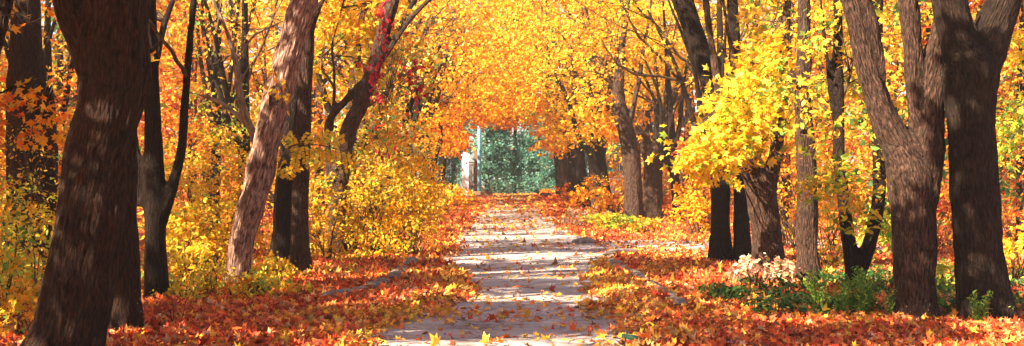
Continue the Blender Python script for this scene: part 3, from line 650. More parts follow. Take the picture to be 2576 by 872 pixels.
tree('maple_tree', 'lit pale trunk flaring into a fork under bright yellow maple leaves', 'tree',
     [[(1935, 672, 88), (1930, 600, 80), (1920, 520, 78), (1906, 450, 78), (1880, 405, 48), (1850, 370, 36), (1822, 320, 28), (1810, 240, 24)],
      [(1925, 500, 56), (1940, 440, 46), (1955, 370, 38), (1962, 280, 32), (1970, 160, 26)], [(1905, 440, 30), (1900, 350, 24), (1870, 260, 20), (1840, 130, 14), (1818, 0, 12)]], base_d(672), 'bark_maple', .03, .012, 16,
     [dict(c=(1850, 250, -1.6), r=(.8, .8, .8), n=46, pal='lemon', size=.165, kind='maple', sr=.42, per=17), dict(c=(1770, 310, -1.8), r=(.7, .7, .6), n=36, pal='lemon', size=.165, kind='maple', sr=.4, per=17),
      dict(c=(1830, 375, -2), r=(.9, .7, .5), n=36, pal='lemon', size=.165, kind='maple', sr=.38, per=17), dict(c=(1725, 390, -1.8), r=(.35, .5, .4), n=12, pal='lemon', pal2='gold', mix=.4, size=.16, kind='maple', sr=.35, per=15),
      dict(c=(1925, 190, -1.2), r=(.7, .7, .8), n=36, pal='lemon', pal2='lime', mix=.25, size=.16, kind='maple', per=15), dict(c=(1940, 330, -1.4), r=(.7, .5, .8), n=34, pal='ochre', pal2='lime', mix=.2, size=.18, kind='maple', per=15),
      dict(c=(1900, 130, -1), r=(.6, .7, .5), n=20, pal='gold', size=.16, kind='maple', per=15),
      dict(c=(1965, 45, 0), r=(1.0, .8, .8), n=46, pal='ochre', pal2='lime', mix=.2, size=.16)], seed=25, offcrown=[(.5, 0, 2.4, 2.4, 2.2, 1.2, 90, 'ochre')])
tree('dead_tree', 'straight brown trunk with shaggy bark and a pale broken stub on its left', 'tree',
     [[(2035, 698, 70), (2032, 640, 60), (2030, 560, 58), (2030, 460, 55), (2024, 350, 52), (2020, 250, 48), (2021, 160, 42), (2022, 90, 38)], [(2008, 260, 18), (1994, 215, 18), (1983, 172, 16)]], base_d(698), 'bark_maple', .026, .022, 13,
     [dict(c=(2030, 215, -1), r=(.7, .5, .9), n=26, pal='ochre', pal2='lime', mix=.4, size=.12, kind='oval', sr=.3)], ext=[3, 0], seed=26, offcrown=[(.5, .5, 1.8, 2.4, 2.2, 1.2, 110, 'ochre')])
tree('maple_tree', 'slim left stem of the dark twin stemmed tree rising from green plants', 'tree',
     [[(2152, 722, 46), (2142, 660, 40), (2132, 590, 38), (2122, 510, 34), (2112, 420, 32), (2110, 330, 30), (2110, 200, 28), (2108, 80, 26)], [(2160, 700, 34), (2180, 640, 36), (2200, 560, 38), (2212, 480, 36), (2208, 350, 32), (2206, 200, 30), (2208, 0, 30)],
      [(2098, 300, 16), (2085, 200, 14), (2075, 100, 13)]], base_d(724), 'bark_dark', .032, .008, 13,
     [dict(c=(2110, 440, -1), r=(.75, .5, .9), n=42, pal='ochre', pal2='lime', mix=.4, size=.11, kind='oval', sr=.28, bt=.015), dict(c=(2150, 150, 0), r=(1, .7, 1.2), n=50, pal='ochre', pal2='lime', mix=.3, size=.13, kind='maple', sr=.3),
      dict(c=(2230, 560, .8), r=(.35, .4, .6), n=24, pal='lime', size=.11, kind='oval', sr=.25, bt=.015)], seed=27, offcrown=[(.5, .5, 1.6, 2.4, 2.2, 1.2, 110, 'ochre')])
tree('maple_tree', 'big smooth barked tree splitting into a wide V of pale limbs', 'tree',
     [[(2305, 797, 112), (2303, 740, 106), (2300, 640, 110), (2298, 540, 114), (2292, 450, 128), (2272, 390, 104), (2245, 340, 84), (2222, 290, 74), (2204, 240, 68), (2185, 180, 62), (2162, 90, 54), (2138, 0, 50), (2120, -60, 48)],
      [(2306, 560, 96), (2318, 460, 100), (2332, 380, 92), (2338, 310, 82), (2340, 250, 72), (2352, 170, 64), (2368, 90, 60), (2384, 0, 58)],
      [(2318, 330, 54), (2303, 260, 50), (2300, 190, 48), (2296, 110, 46), (2284, 0, 50)], [(2212, 215, 40), (2205, 150, 46), (2190, 70, 44), (2172, 0, 44)]], base_d(797), 'bark_maple', .020, .018, 15, seed=28, basew=1.15,
     offcrown=[(0, 1, 1.2, 2.2, 2, 1.2, 60, 'gold')])
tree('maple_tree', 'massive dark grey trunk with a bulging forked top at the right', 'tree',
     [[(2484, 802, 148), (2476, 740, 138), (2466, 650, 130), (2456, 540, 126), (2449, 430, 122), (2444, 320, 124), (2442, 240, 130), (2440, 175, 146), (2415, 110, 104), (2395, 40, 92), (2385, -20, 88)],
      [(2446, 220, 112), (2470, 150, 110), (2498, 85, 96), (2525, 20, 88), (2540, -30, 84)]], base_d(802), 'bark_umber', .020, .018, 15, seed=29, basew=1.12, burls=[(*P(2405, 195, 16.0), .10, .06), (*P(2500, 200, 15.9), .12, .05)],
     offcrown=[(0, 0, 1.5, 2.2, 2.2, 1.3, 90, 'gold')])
tree('maple_tree', 'thin dark trunk at the far right behind yellow green leaves', 'tree',
     [[(2568, 612, 26), (2567, 500, 24), (2566, 380, 23), (2566, 240, 22), (2572, 100, 20)]], base_d(612), 'bark_dark', .06, .01, 10,
     [dict(c=(2545, 110, -14), r=(.45, .5, .45), n=26, pal='lemon', size=.12, kind='maple', sr=.25), dict(c=(2548, 340, -14), r=(.25, .4, .75), n=26, pal='lime', size=.10, kind='maple', sr=.22)], seed=30)
# ------------------------------------------------------------------ alley trees farther on
ORD = ['first', 'second', 'third', 'fourth', 'fifth', 'sixth', 'seventh', 'eighth', 'ninth', 'tenth', 'eleventh', 'twelfth', 'thirteenth', 'fourteenth', 'fifteenth', 'sixteenth']
def far_tree(x, y, h, label, group, side=0, pal='amber', bark='bark_dark', r=.22, low=True, n=95, size=None, spread=2.6, dense=1.0, name='maple_tree', lean=0.0, pal2=None, over=0, extra=()):
    g = gz(x, y); org = np.array([x, y, g]); root = thing(name, label, 'tree', org, group)
    sd_ = int(abs(x * 13 + y * 7)) % 90; rr = random.Random(sd_ + int(y)); limbs = []
    fz = g + h * rr.uniform(.18, .3); lx = lean + rr.uniform(-.25, .25)
    limbs.append(resample([[x, y, g - .2, r * 1.35], [x, y, g + .15, r * 1.12], [x + lx * .25, y, (g + fz) / 2, r], [x + lx * .5, y, fz, r * .95], [x + lx, y + rr.uniform(-.4, .4), g + h * .6, r * .55], [x + lx * 1.6, y, g + h * .92, r * .2]], .3))
    for q in range(rr.choice((2, 3, 3, 4)) if not extra else 0):
        a = rr.uniform(0, 6.283); ax = math.cos(a) * .9 - side * rr.uniform(0, .7); ay = math.sin(a) * .9; z0 = fz + rr.uniform(-.4, .8)
        limbs.append(resample([[x + lx * .5, y, z0, r * .6], [x + lx * .5 + ax * .7, y + ay * .5, z0 + h * .10, r * .5], [x + ax * 1.3 + rr.uniform(-.25, .25), y + ay * 1.4, z0 + h * .3, r * .34], [x + ax * 2.3, y + ay * 2.0, z0 + h * .5, r * .15]], .35))
    link('trunk', plain_trunk(limbs, M[bark], org, 9, sd_), root)
    size = size or max(.16, y * .0034); kind = 'tri' if y < 46 else 'quad'
    sp = spread; bl = []
    if over:
        z = g + over
        while z < g + h + 2:
            bl.append(((x - side * sp * 1.15, y + rr.uniform(-1.5, .8), z + rr.uniform(-.2, .4)), (sp * 1.15, 1.9, 1.25)))
            bl.append(((x + side * sp * .8, y + rr.uniform(-1.2, 1), z + .6), (sp, 1.9, 1.3))); z += 2.1
        low_c = (x - side * 1.0 + rr.uniform(-.3, .3), y - 1.2, g + over - 1.9)
    else:
        z = g + h * .38
        while z < g + h + 1: bl.append(((x + lx + rr.uniform(-1, 1), y + rr.uniform(-.8, .8), z), (sp * (1.05 - .4 * (z - g) / h), 2.0, 1.5))); z += 2.4
        low_c = (x + rr.uniform(-1, 1), y - 1.0, g + h * .26)
    bl += [((e[0], e[1], e[2]), (e[3], e[3], e[3] * .6)) for e in extra]; nb = len(bl)
    if low: bl.append((low_c, (1.3, 1.0, 1.1)))
    sets = []; mb = MB()
    for i, (c, rad) in enumerate(bl):
        s, spr = spray_set(c, rad, (60 + int(45 * rad[0])) if extra and nb - len(extra) <= i < nb else int((n if i < nb else n * .5) * dense * .8), 15, .46, pal, size * .92, kind, pal2=pal2, mix=.35); sets.append(s)
        p = limbs[rr.randrange(len(limbs))]; p = p[len(p) // 2]; branch_to(mb, p[:3], .05, c, spr, .05, .12, 4)
    link('branch', mb.mesh('branch', [M['twig']], True, org, True), root)
    link('crown', leaves_mesh('crown', sets, M['leaf'], org), root)
    return root
rows = []
ysL = [38, 43, 48.5, 54, 60, 66, 72.5, 79, 86, 93]
for i, yy in enumerate(ysL):
    far_tree(-4.9 + random.uniform(-.3, .3), yy, 8.5 + (yy - 38) * .11, '%s dark trunk of the left alley row, counted from the creeper trunk' % ORD[i], 'maples lining the left side of the alley', -1,
             'mixed' if i < 1 else ('gold' if i < 3 else 'amber'), 'bark_dark' if i % 3 else 'bark_maple', .24 + .04 * random.random(), low=i > 0, lean=.5, over=6.1, pal2='orange' if i > 6 else 'gold')
ysR = [59, 65, 71, 77.5, 84, 91]
for i, yy in enumerate(ysR):
    far_tree(4.5 - (yy - 59) * .036 + random.uniform(-.15, .15), yy, 8.5 + (yy - 38) * .11, '%s dark many limbed trunk of the right alley row, counted from the grey pair' % ORD[i], 'maples lining the right side of the alley', 1,
             'amber' if i % 2 else 'gold', 'bark_dark' if i % 3 != 1 else 'bark_maple', .26 + .05 * random.random(), lean=-.6, pal2='orange' if i > 3 else 'lemon', over=6.1)
# trees of the right row whose crowns reach over the path, trunks standing behind the near ones
for i, (xx, yy, lb) in enumerate([(6.7, 41, 'brown trunk half hidden behind the two dark right trunks'), (6.9, 53, 'dark trunk in the shade right of the grey pair')]):
    far_tree(xx, yy, 10, lb, 'maples lining the right side of the alley', 1, 'gold', 'bark_dark', .2, low=False, lean=-.3, pal2='lemon', n=110, spread=3.4, over=6.2)
# unseen maples added beside and behind the camera to shade trunks and path
SH = [((2450, 330, 16), 10, 1.1), ((2465, 620, 16), 11, 1.2), ((2310, 700, 16), 11, .8), ((210, 600, 12.4), 9, 1.3), ((280, 250, 12.4), 7.5, 1.2), ((310, 600, 14.5), 10.5, 1.1), ((330, 250, 14.5), 9, 1), ((392, 560, 19), 12, 1.1), ((410, 300, 19), 10, 1.1),
      ((70, 420, 26), 13, 1.5), ((90, 250, 26), 12, 1.4), ((900, 730, 19), 13, .9), ((1200, 800, 15.4), 11, .9), ((1400, 800, 15.4), 11.5, .8), ((1288, 680, 24.8), 15, 1.1), ((1350, 628, 32), 17, 1.3), ((1250, 632, 32), 17, 1.2), ((1500, 628, 32), 17.5, 1.2), ((1900, 850, 13.9), 10, 1.0), ((2200, 840, 14.2), 10.5, 1), ((1840, 560, 26.5), 15, 1.1), ((1650, 690, 24.5), 15, 1.1), ((2100, 730, 20), 13, 1.1), ((715, 500, 26), 12, 1)]
EX = {}  # extra boughs added along the sun rays to shade the listed targets
for (t_, dist_, r_) in SH:
    c_ = P(*t_) + SUNV * dist_; c_[2] = max(c_[2], 1.7 + .145 * c_[1] + .75 * r_) if c_[1] < 22 else c_[2]
    j_ = int(np.argmin([np.hypot(c_[0] - a, c_[1] - b) for a, b in [(-8.9, 9.9), (-6.5, 3), (-10.5, 3.5), (-5.2, -4), (-13, 9.5), (-11.5, 15), (5.5, 6), (-8.6, 19.2), (-9.4, 13.0)]])); EX.setdefault(j_, []).append((*c_, r_))
for i, (xx, yy, nn, ov, sp) in enumerate([(-8.9, 9.9, 130, 5.6, 2.4), (-6.5, 3, 100, 5.6, 2.6), (-10.5, 3.5, 110, 5.4, 3), (-5.2, -4, 60, 6, 3), (-13, 9.5, 90, 5.2, 2.6), (-11.5, 15, 70, 5.2, 2.2), (5.5, 6, 70, 6, 3), (-8.6, 19.2, 40, 6.5, 2.0), (-9.4, 13.0, 90, 5.0, 1.7)]):
    far_tree(xx, yy, 8.5, '%s unseen maple added outside the frame to shade the near trunks' % ORD[i], 'unseen maples added for shade outside the frame', -1 if xx < 0 else 1, 'gold', 'bark_maple', .24, low=False, n=nn, spread=sp, over=ov, size=.22, extra=EX.get(i, ()) or ((xx, yy, 9, 1),), lean=0)
for i, (xx, yy) in enumerate([(-13.8, 18.5), (-17, 24.5), (-20.5, 31), (-15.5, 13)]):  # dense crowns added out of view to darken the left woods
    far_tree(xx, yy, 9, '%s unseen dense maple added beyond the left edge to shade the woods' % ORD[i], 'unseen maples added to shade the left woods', -1, 'ochre', 'bark_dark', .24, low=False, n=170, spread=3.0, over=4.4, size=.24)
# forest behind, both sides
k = 0
fl = [(-9.5, 31, 'orange'), (-13, 37, 'ochre'), (-8.2, 41, 'lime'), (-11, 47, 'orange'), (-16, 45, 'gold'), (-8.6, 52, 'gold'), (-14, 56, 'orange'), (-20, 52, 'gold'), (-9, 62, 'amber'), (-13, 68, 'gold'), (-24, 60, 'amber'), (-9, 76, 'amber'), (-17, 70, 'gold'), (-14, 84, 'orange'), (-9.5, 90, 'amber')]
fr = [(10.5, 34, 'ochre'), (14, 33, 'ochre'), (9.2, 43, 'gold'), (12.5, 45, 'ochre'), (17, 42, 'orange'), (9, 54, 'gold'), (14, 55, 'amber'), (20, 50, 'ochre'), (9, 64, 'amber'), (15, 66, 'gold'), (24, 58, 'ochre'), (9, 76, 'amber'), (18, 74, 'gold'), (13, 86, 'amber'), (9, 92, 'orange')]
for side, lst, nm in ((-1, fl, 'left'), (1, fr, 'right')):
    for i, (xx, yy, pal) in enumerate(lst):
        far_tree(xx + random.uniform(-.5, .5), yy, 9.5 + (yy - 30) * .1 + random.uniform(-1, 1.5), '%s %s leaved tree of the woods behind the %s row' % (ORD[i], {'gold': 'golden', 'lemon': 'lemon yellow', 'amber': 'amber', 'orange': 'orange', 'ochre': 'ochre', 'lime': 'yellow green'}[pal], nm),
                 'woodland trees behind the %s row' % nm, random.choice((-.4, .4)), pal, random.choice(('bark_dark', 'bark_dark', 'bark_maple')), .2, n=85, pal2=random.choice(('rust', 'ochre', 'gold', 'orange')), spread=3.0, low=True)
# far woods as one mass
sets = []
for s in (-1, 1):
    for q in range(110):
        y = random.uniform(60, 112); x = s * random.uniform(14, 46); z = random.uniform(.5, 17)
        e_ = abs(x) / y > .33 or random.random() < .15  # darker leaf palettes towards the sides stand in for deep shade
        st, _ = spray_set((x, y, z), (4, 3, 2.5), 30, 12, .9, random.choice(('rust', 'ochre', 'rust', 'orange', 'green') if e_ else ('amber', 'gold', 'orange', 'ochre')), .45, 'quad'); sets.append(st)
    for q in range(50):
        y = random.uniform(58, 112); x = s * random.uniform(9, 50); z = random.uniform(.2, 4) + .6
        st, _ = spray_set((x, y, z), (3.5, 2.5, 1.6), 30, 12, .8, random.choice(('rust', 'ochre', 'orange', 'gold', 'green')), .42, 'quad'); sets.append(st)
    for q in range(90):
        y = random.uniform(32, 62); x = s * (y * .22 + random.uniform(3, 16)); z = random.uniform(.3, 12)
        e_ = abs(x) / y > .27  # shade at the sides put into leaf colour here too
        st, _ = spray_set((x, y, z), (2.6, 2.5, 2), 28, 11, .6, random.choice(('rust', 'orange', 'ochre', 'rust', 'green') if e_ else ('amber', 'gold', 'orange', 'ochre', 'rust', 'lime')), .28, 'quad'); sets.append(st)
tag(link('far_woods', leaves_mesh('far_woods', sets, M['leaf'])), label='far mass of golden and orange woodland behind the trees', cat='woods', kind='stuff')

# ------------------------------------------------------------------ green trees, posts and building closing the alley
gt = [(-5.6, 121, 11, 'tall dark green tree behind the white gate pillar'), (-2.2, 113, 8.5, 'bushy teal green tree right of the blue pole'), (.2, 119, 12, 'tall hazy green tree in the middle of the alley end'), (2.3, 114, 8, 'rounded green tree at the right of the alley end'), (3.7, 108.6, 3.6, 'low dark green tree in front of the brick wall'), (4.6, 127, 12, 'tall green tree rising behind the brick building'), (-9, 118, 12, 'broad green tree left of the striped awning'), (9, 118, 12, 'broad green tree behind the far right trunks'), (-14, 120, 12, 'outermost green tree at the left end of the woods'), (14, 120, 12, 'outermost green tree at the right end of the woods')]
for i, (x, y, h, lb) in enumerate(gt):
    g = gz(x, y); org = np.array([x, y, g]); root = thing('green_tree', lb, 'tree', org, 'green trees closing the end of the alley')
    link('trunk', plain_trunk([resample([[x, y, g - .2, .25], [x + .1, y, g + h * .4, .18], [x, y, g + h * .9, .05]], .4)], M['bark_dark'], org, 9, i), root)
    ss = []
    for q in range(int(h * 5)):
        z = g + .4 + (h - .6) * random.random(); f = (z - g) / h; rad = (1.9 if h > 5 else 1.2) * (1.15 - .7 * f) + .3; a = random.uniform(0, 6.28)
        st, _ = spray_set((x + math.cos(a) * rad * .7, y + math.sin(a) * rad * .7, z), (rad * .6, rad * .6, .8), 20, 13, .5, 'teal', .23, 'quad'); ss.append(st)
    link('crown', leaves_mesh('crown', ss, M['leaf'], org), root)
g = gz(0, 106)
def box_thing(name, label, cat, parts, org, group=None):
    root = thing(name, label, cat, org, group)
    for (nm, mt, boxes) in parts:
        mb = MB()
        for b in boxes: mb.box(*b)
        link(nm, mb.mesh(nm, [M[mt]], False), root)
    return root
x = (1206 - XC) * 104 / FD
r_ = box_thing('utility_pole', 'tall pale blue pole at the left of the alley end', 'pole', [('plinth', 'kerb', [(-.3, .3, -.3, .3, -.2, .12)])], (x, 104, gz(x, 104)))
mb = MB(); mb.tube([[0, 0, 0], [0, 0, 4], [0, 0, 8.5]], [.16, .15, .12], 12); mb.tube([[0, 0, .9], [0, 0, 1.0]], [.18, .18], 12); mb.tube([[0, 0, 3.1], [0, 0, 3.2]], [.175, .175], 12); link('shaft', mb.mesh('shaft', [M['blue']]), r_)
x = (1197 - XC) * 105.5 / FD
r_ = box_thing('gate_post', 'brown post close to the left side of the blue pole', 'post', [('post', 'rust', [(-.12, .12, -.12, .12, -.2, 3.7)]), ('cap', 'rust', [(-.15, .15, -.15, .15, 3.702, 3.78)])], (x, 105.5, gz(x, 105.5)))
x = (1171 - XC) * 105 / FD
r_ = box_thing('gate_pillar', 'sunlit white gate pillar at the left of the alley end', 'pillar',
     [('shaft', 'white', [(-.28, .28, -.28, .28, -.2, 3.3)]), ('cap', 'white', [(-.34, .34, -.34, .34, 3.302, 3.4), (-.2, .2, -.2, .2, 3.402, 3.6)]), ('base', 'white', [(-.35, .35, -.35, .35, -.19, .35)]),
      ('hinge', 'grey', [(-.06, .1, -.36, -.282, .55, .65), (-.06, .1, -.36, -.282, 2.7, 2.8)])], (x, 105, gz(x, 105)))
x = (1189 - XC) * 107 / FD
box_thing('brick_pillar', 'red brick pillar between the white gate pillar and blue pole', 'pillar', [('shaft', 'brick', [(-.3, .3, -.3, .3, -.2, 2.75)]), ('coping', 'kerb', [(-.35, .35, -.35, .35, 2.752, 2.85)])], (x, 107, gz(x, 107)))
r_ = box_thing('air_conditioner', 'grey air conditioner box on top of the brick pillar', 'air conditioner', [('casing', 'grey', [(-.38, .38, -.2, .2, 0, .55)])], (x, 107, gz(x, 107) + 2.853))
mb = MB(); mb.tube([[0, -.24, 0], [0, -.2, 0]], [.2, .2], 20); o = link('fan_guard', mb.mesh('fan_guard', [M['darkglass']]), r_); o.location = (.1, 0, .28)
x = (1180 - XC) * 106 / FD
r_ = box_thing('mesh_fence', 'wire mesh fence panel left of the brick pillar', 'fence', [('rail', 'grey', [(-.35, .35, -.02, .02, 2.6, 2.66), (-.35, .35, -.02, .02, .1, .16), (-.35, -.29, -.02, .02, .162, 2.598), (.29, .35, -.02, .02, .162, 2.598)])], (x, 106, gz(x, 106)))
mb = MB()
for q in range(-3, 16):
    a = q * .17 + .16
    for (u0, z0, u1, z1) in ((-.29, a, .29, a + .58), (-.29, a + .58, .29, a)):
        if min(z0, z1) > .15 and max(z0, z1) < 2.6: mb.tube([[u0, 0, z0], [u1, 0, z1]], [.007, .007], 4)
link('wire_mesh', mb.mesh('wire_mesh', [M['grey']]), r_)
x = (1163 - XC) * 106 / FD
r_ = thing('awning', 'blue, white and pink striped cloth sloping left of the white pillar', 'awning', (x, 106, gz(x, 106)))
mb = MB(); mb.tube([[.2, 0, 3.2], [-.02, 0, 1.9]], [.03, .02], 6); link('pole', mb.mesh('pole', [M['grey']]), r_)
for j, (mt, z0, z1) in enumerate((('bluecloth', 3.2, 2.95), ('white', 2.95, 2.75), ('pinkpaint', 2.75, 2.5), ('white', 2.5, 2.3), ('pinkpaint', 2.3, 1.9))):
    mb = MB(); f0 = (z0 - 1.9) / 1.3; f1 = (z1 - 1.9) / 1.3
    v = [(-.02 + .22 * f0 - .03 - .17 * f0, -.05, z0), (-.02 + .22 * f0 + .03, -.05, z0), (-.02 + .22 * f1 + .03, -.05, z1), (-.02 + .22 * f1 - .03 - .17 * f1, -.05, z1)]
    v += [(a, .05, c) for a, b, c in v]; mb.add(v, [(0, 3, 2, 1), (4, 5, 6, 7), (0, 1, 5, 4), (2, 3, 7, 6), (0, 4, 7, 3), (1, 2, 6, 5)]); link('stripe', mb.mesh('stripe', [M[mt]], False), r_)
for (px, w_, h_, lb) in ((1214, .75, .42, 'long dark concrete block across the left of the alley end'), (1372, .42, .3, 'short dark concrete block at the right of the alley end')):
    x = (px - XC) * 99 / FD; z = gz(x, 99)
    V = MB(); V.box(-w_, w_, -.3, .3, -.1, h_); me = V.mesh('concrete_block', [M['rust']], False)
    o = link('concrete_block', me, None, (x, 99, z)); bv = o.modifiers.new('b', 'BEVEL'); bv.width = .06; bv.segments = 2; tag(o, lb, 'concrete block', 'concrete blocks barring the alley end')
# brick building behind the trees
bx, by = 1.2, 131; g = gz(bx, by); r_ = thing('brick_building', 'low red brick building with windows glimpsed behind the green trees', 'building', (bx, by, g))
mb = MB(); mb.box(-4, 16, 0, 8, -.2, 4.4); link('wall', mb.mesh('wall', [M['brick']], False), r_)
mb = MB(); mb.box(-4.4, 16.4, -.4, 8.4, 4.402, 4.7); link('roof', mb.mesh('roof', [M['roofing']], False), r_)
for wx in (-3, .2, 3.4, 6.6, 9.8, 13):
    mb = MB()
    for b in ((wx - .75, wx - .65, -.06, -.002, 1.4, 3.1), (wx + .65, wx + .75, -.06, -.002, 1.4, 3.1), (wx - .649, wx + .649, -.06, -.002, 1.4, 1.5), (wx - .649, wx + .649, -.06, -.002, 3.0, 3.1), (wx - .04, wx + .04, -.06, -.002, 1.502, 2.998)): mb.box(*b)
    f = link('window', mb.mesh('window', [M['white']], False), r_)
    mb = MB(); mb.box(wx - .648, wx - .042, -.03, -.004, 1.502, 2.998); mb.box(wx + .042, wx + .648, -.03, -.004, 1.502, 2.998); link('pane', mb.mesh('pane', [M['darkglass']], False), f)
bx2 = (1398 - XC) * 110 / FD
r_ = thing('brick_wall', 'low brick garden wall with grey coping behind the right trunks', 'wall', (bx2, 110, gz(bx2, 110)))
mb = MB(); mb.box(-1.0, 7, 0, .35, -.2, 1.6); link('wall_body', mb.mesh('wall_body', [M['brick']], False), r_)
mb = MB(); mb.box(-1.05, 7.05, -.05, .40, 1.602, 1.72); link('coping', mb.mesh('coping', [M['kerb']], False), r_)

# ------------------------------------------------------------------ shrubs
def shrub(px, py, d, rx, rz, label, pal, n=60, size=.1, kind='oval', pal2=None, mix=.3, ry=None, name='shrub', group=None, sr=.22, per=12, base=0.0, leafm='leaf', stems=8):
    d = d or base_d(py); x = (px - XC) * d / FD; g = gz(x, d); org = np.array([x, d, g]); ry = ry or rx * .8
    root = thing(name, label, 'shrub', org, group)
    c = np.array([x, d, g + rz * .95 + base]); s, spr = spray_set(c, (rx, ry, rz), n, per, sr, pal, size, kind, pal2=pal2, mix=mix)
    k = s['pos'][:, 2] > ground_z(s['pos'][:, 0], s['pos'][:, 1]) + .03
    for key in ('pos', 'nrm', 'size', 'col', 'dirn'): s[key] = s[key][k]
    link('foliage', leaves_mesh('foliage', [s], M[leafm], org), root)
    mb = MB()
    for t in spr[rng.choice(len(spr), min(len(spr), stems * 2), replace=False)]:
        b = np.array([x + random.uniform(-.25, .25) * rx, d + random.uniform(-.25, .25) * ry, g - .05]); m = (b + t) / 2 + np.array([random.uniform(-.1, .1), 0, .12])
        l = resample([[*b, .012 + .006 * rz], [*m, .009], [*t, .004]], .15); mb.tube(l[:, :3], l[:, 3], 5)
    link('stem', mb.mesh('stem', [M['twig']], True, org, True), root)
    return root
GL = 'shrubs of the thicket left of the path'
S_ = [  # px, py(base), rx, rz, pal, n, size, kind, label
 (40, 790, .75, .75, 'lime', 55, .10, 'oval', 'young yellow green sapling thicket left of the huge leaning trunk'),
 (95, 745, .6, .8, 'lemon', 50, .10, 'oval', 'yellow leaved seedling clump against the huge trunk'),
 (20, 700, .8, 1.0, 'lime', 60, .10, 'oval', 'green and yellow bush at the foot of the leftmost trunk'),
 (60, 850, .55, .35, 'gold', 45, .11, 'maple', 'low golden maple seedlings by the foot of the huge trunk'),
 (400, 744, .22, .26, 'lime', 16, .09, 'oval', 'small green tinged seedling at the foot of the slim forking trunk'),
 (455, 750, .30, .15, 'lemon', 16, .09, 'oval', 'low yellow seedling right of the slim forking trunk'),
 (520, 738, .28, .32, 'lemon', 20, .10, 'oval', 'upright yellow seedling midway between forking and leaning trunks'),
 (588, 748, .28, .13, 'gold', 14, .09, 'oval', 'low golden seedling before the foot of the leaning trunk'),
 (480, 716, .40, .46, 'lemon', 34, .10, 'oval', 'knee high lemon bush behind the upright yellow seedling'),
 (560, 712, .34, .34, 'gold', 28, .10, 'oval', 'knee high golden bush touching the left of the leaning trunk'),
 (470, 690, 1.0, .9, 'lemon', 100, .11, 'oval', 'tall yellow bush behind the slim forking trunk'),
 (520, 690, .8, .9, 'gold', 100, .11, 'oval', 'golden bush immediately behind the foot of the leaning trunk'),
 (500, 640, 1.3, 1.7, 'lemon', 130, .12, 'oval', 'high lemon yellow bush filling the gap left of the leaning trunk'),
 (590, 640, 1.2, 1.4, 'gold', 110, .12, 'oval', 'bright bush seen just above the foot of the leaning trunk'),
 (648, 742, .26, .24, 'lime', 18, .09, 'maple', 'lime seedling with broad leaves right of the leaning trunk foot'),
 (705, 728, .30, .20, 'lemon', 20, .09, 'maple', 'broad leaved yellow seedling before the smooth dark trunk'),
 (756, 738, .22, .12, 'lime', 12, .08, 'oval', 'smallest low green seedling before the close pair of trunks'),
 (690, 700, .36, .22, 'lemon', 24, .09, 'oval', 'yellow low bush at the foot of the smooth dark trunk'),
 (825, 655, .8, .9, 'gold', 90, .10, 'oval', 'golden shrub right of the close pair of trunks'),
 (880, 640, 1.1, 1.3, 'ochre', 130, .11, 'oval', 'ochre shrub in front of the creeper trunk'),
 (960, 640, 1.15, 1.45, 'lemon', 150, .11, 'oval', 'tall lemon yellow shrub at the middle of the thicket'),
 (1035, 640, .85, 1.25, 'gold', 130, .11, 'oval', 'golden shrub leaning over the left edge of the path'),
 (930, 590, 1.3, 2.3, 'mixed', 130, .12, 'oval', 'tall mixed green and orange shrub behind the thicket'),
 (1020, 585, 1.1, 2.2, 'mixed', 130, .12, 'oval', 'tall mottled shrub with orange leaves beside the path'),
 (800, 600, 1.3, 2.0, 'gold', 130, .12, 'oval', 'tall golden shrub behind the close pair of trunks'),
 (1062, 560, .9, 1.7, 'ochre', 90, .13, 'oval', 'ochre shrub farthest along the thicket edge'),
]
for (px, py, rx, rz, pal, n, size, kind, lb) in S_:
    shrub(px, py, None, rx, rz, lb, pal, int(n * 1.5), size * .85, kind, pal2='ochre' if pal in ('lemon', 'gold') else 'gold', group=GL)
shrub(1120, 532, 66, 1.7, .75, 'bright golden low shrub on the left verge far down the path', 'gold', 120, .17, 'quad', group='low golden shrubs on the far verges')
shrub(1085, 527, 60, 1.0, .9, 'golden shrub behind the bright low shrub on the left verge', 'lemon', 70, .17, 'quad', group='low golden shrubs on the far verges')
shrub(1378, 494, 104, .5, .3, 'small orange bush at the end of the brick wall', 'orange', 24, .25, 'quad', group='low golden shrubs on the far verges')
shrub(1432, 520, 70, 1.0, .75, 'small orange shrub under the far right trunks', 'orange', 60, .18, 'quad', group='low golden shrubs on the far verges')
GR = 'bushes behind the right row of trunks'
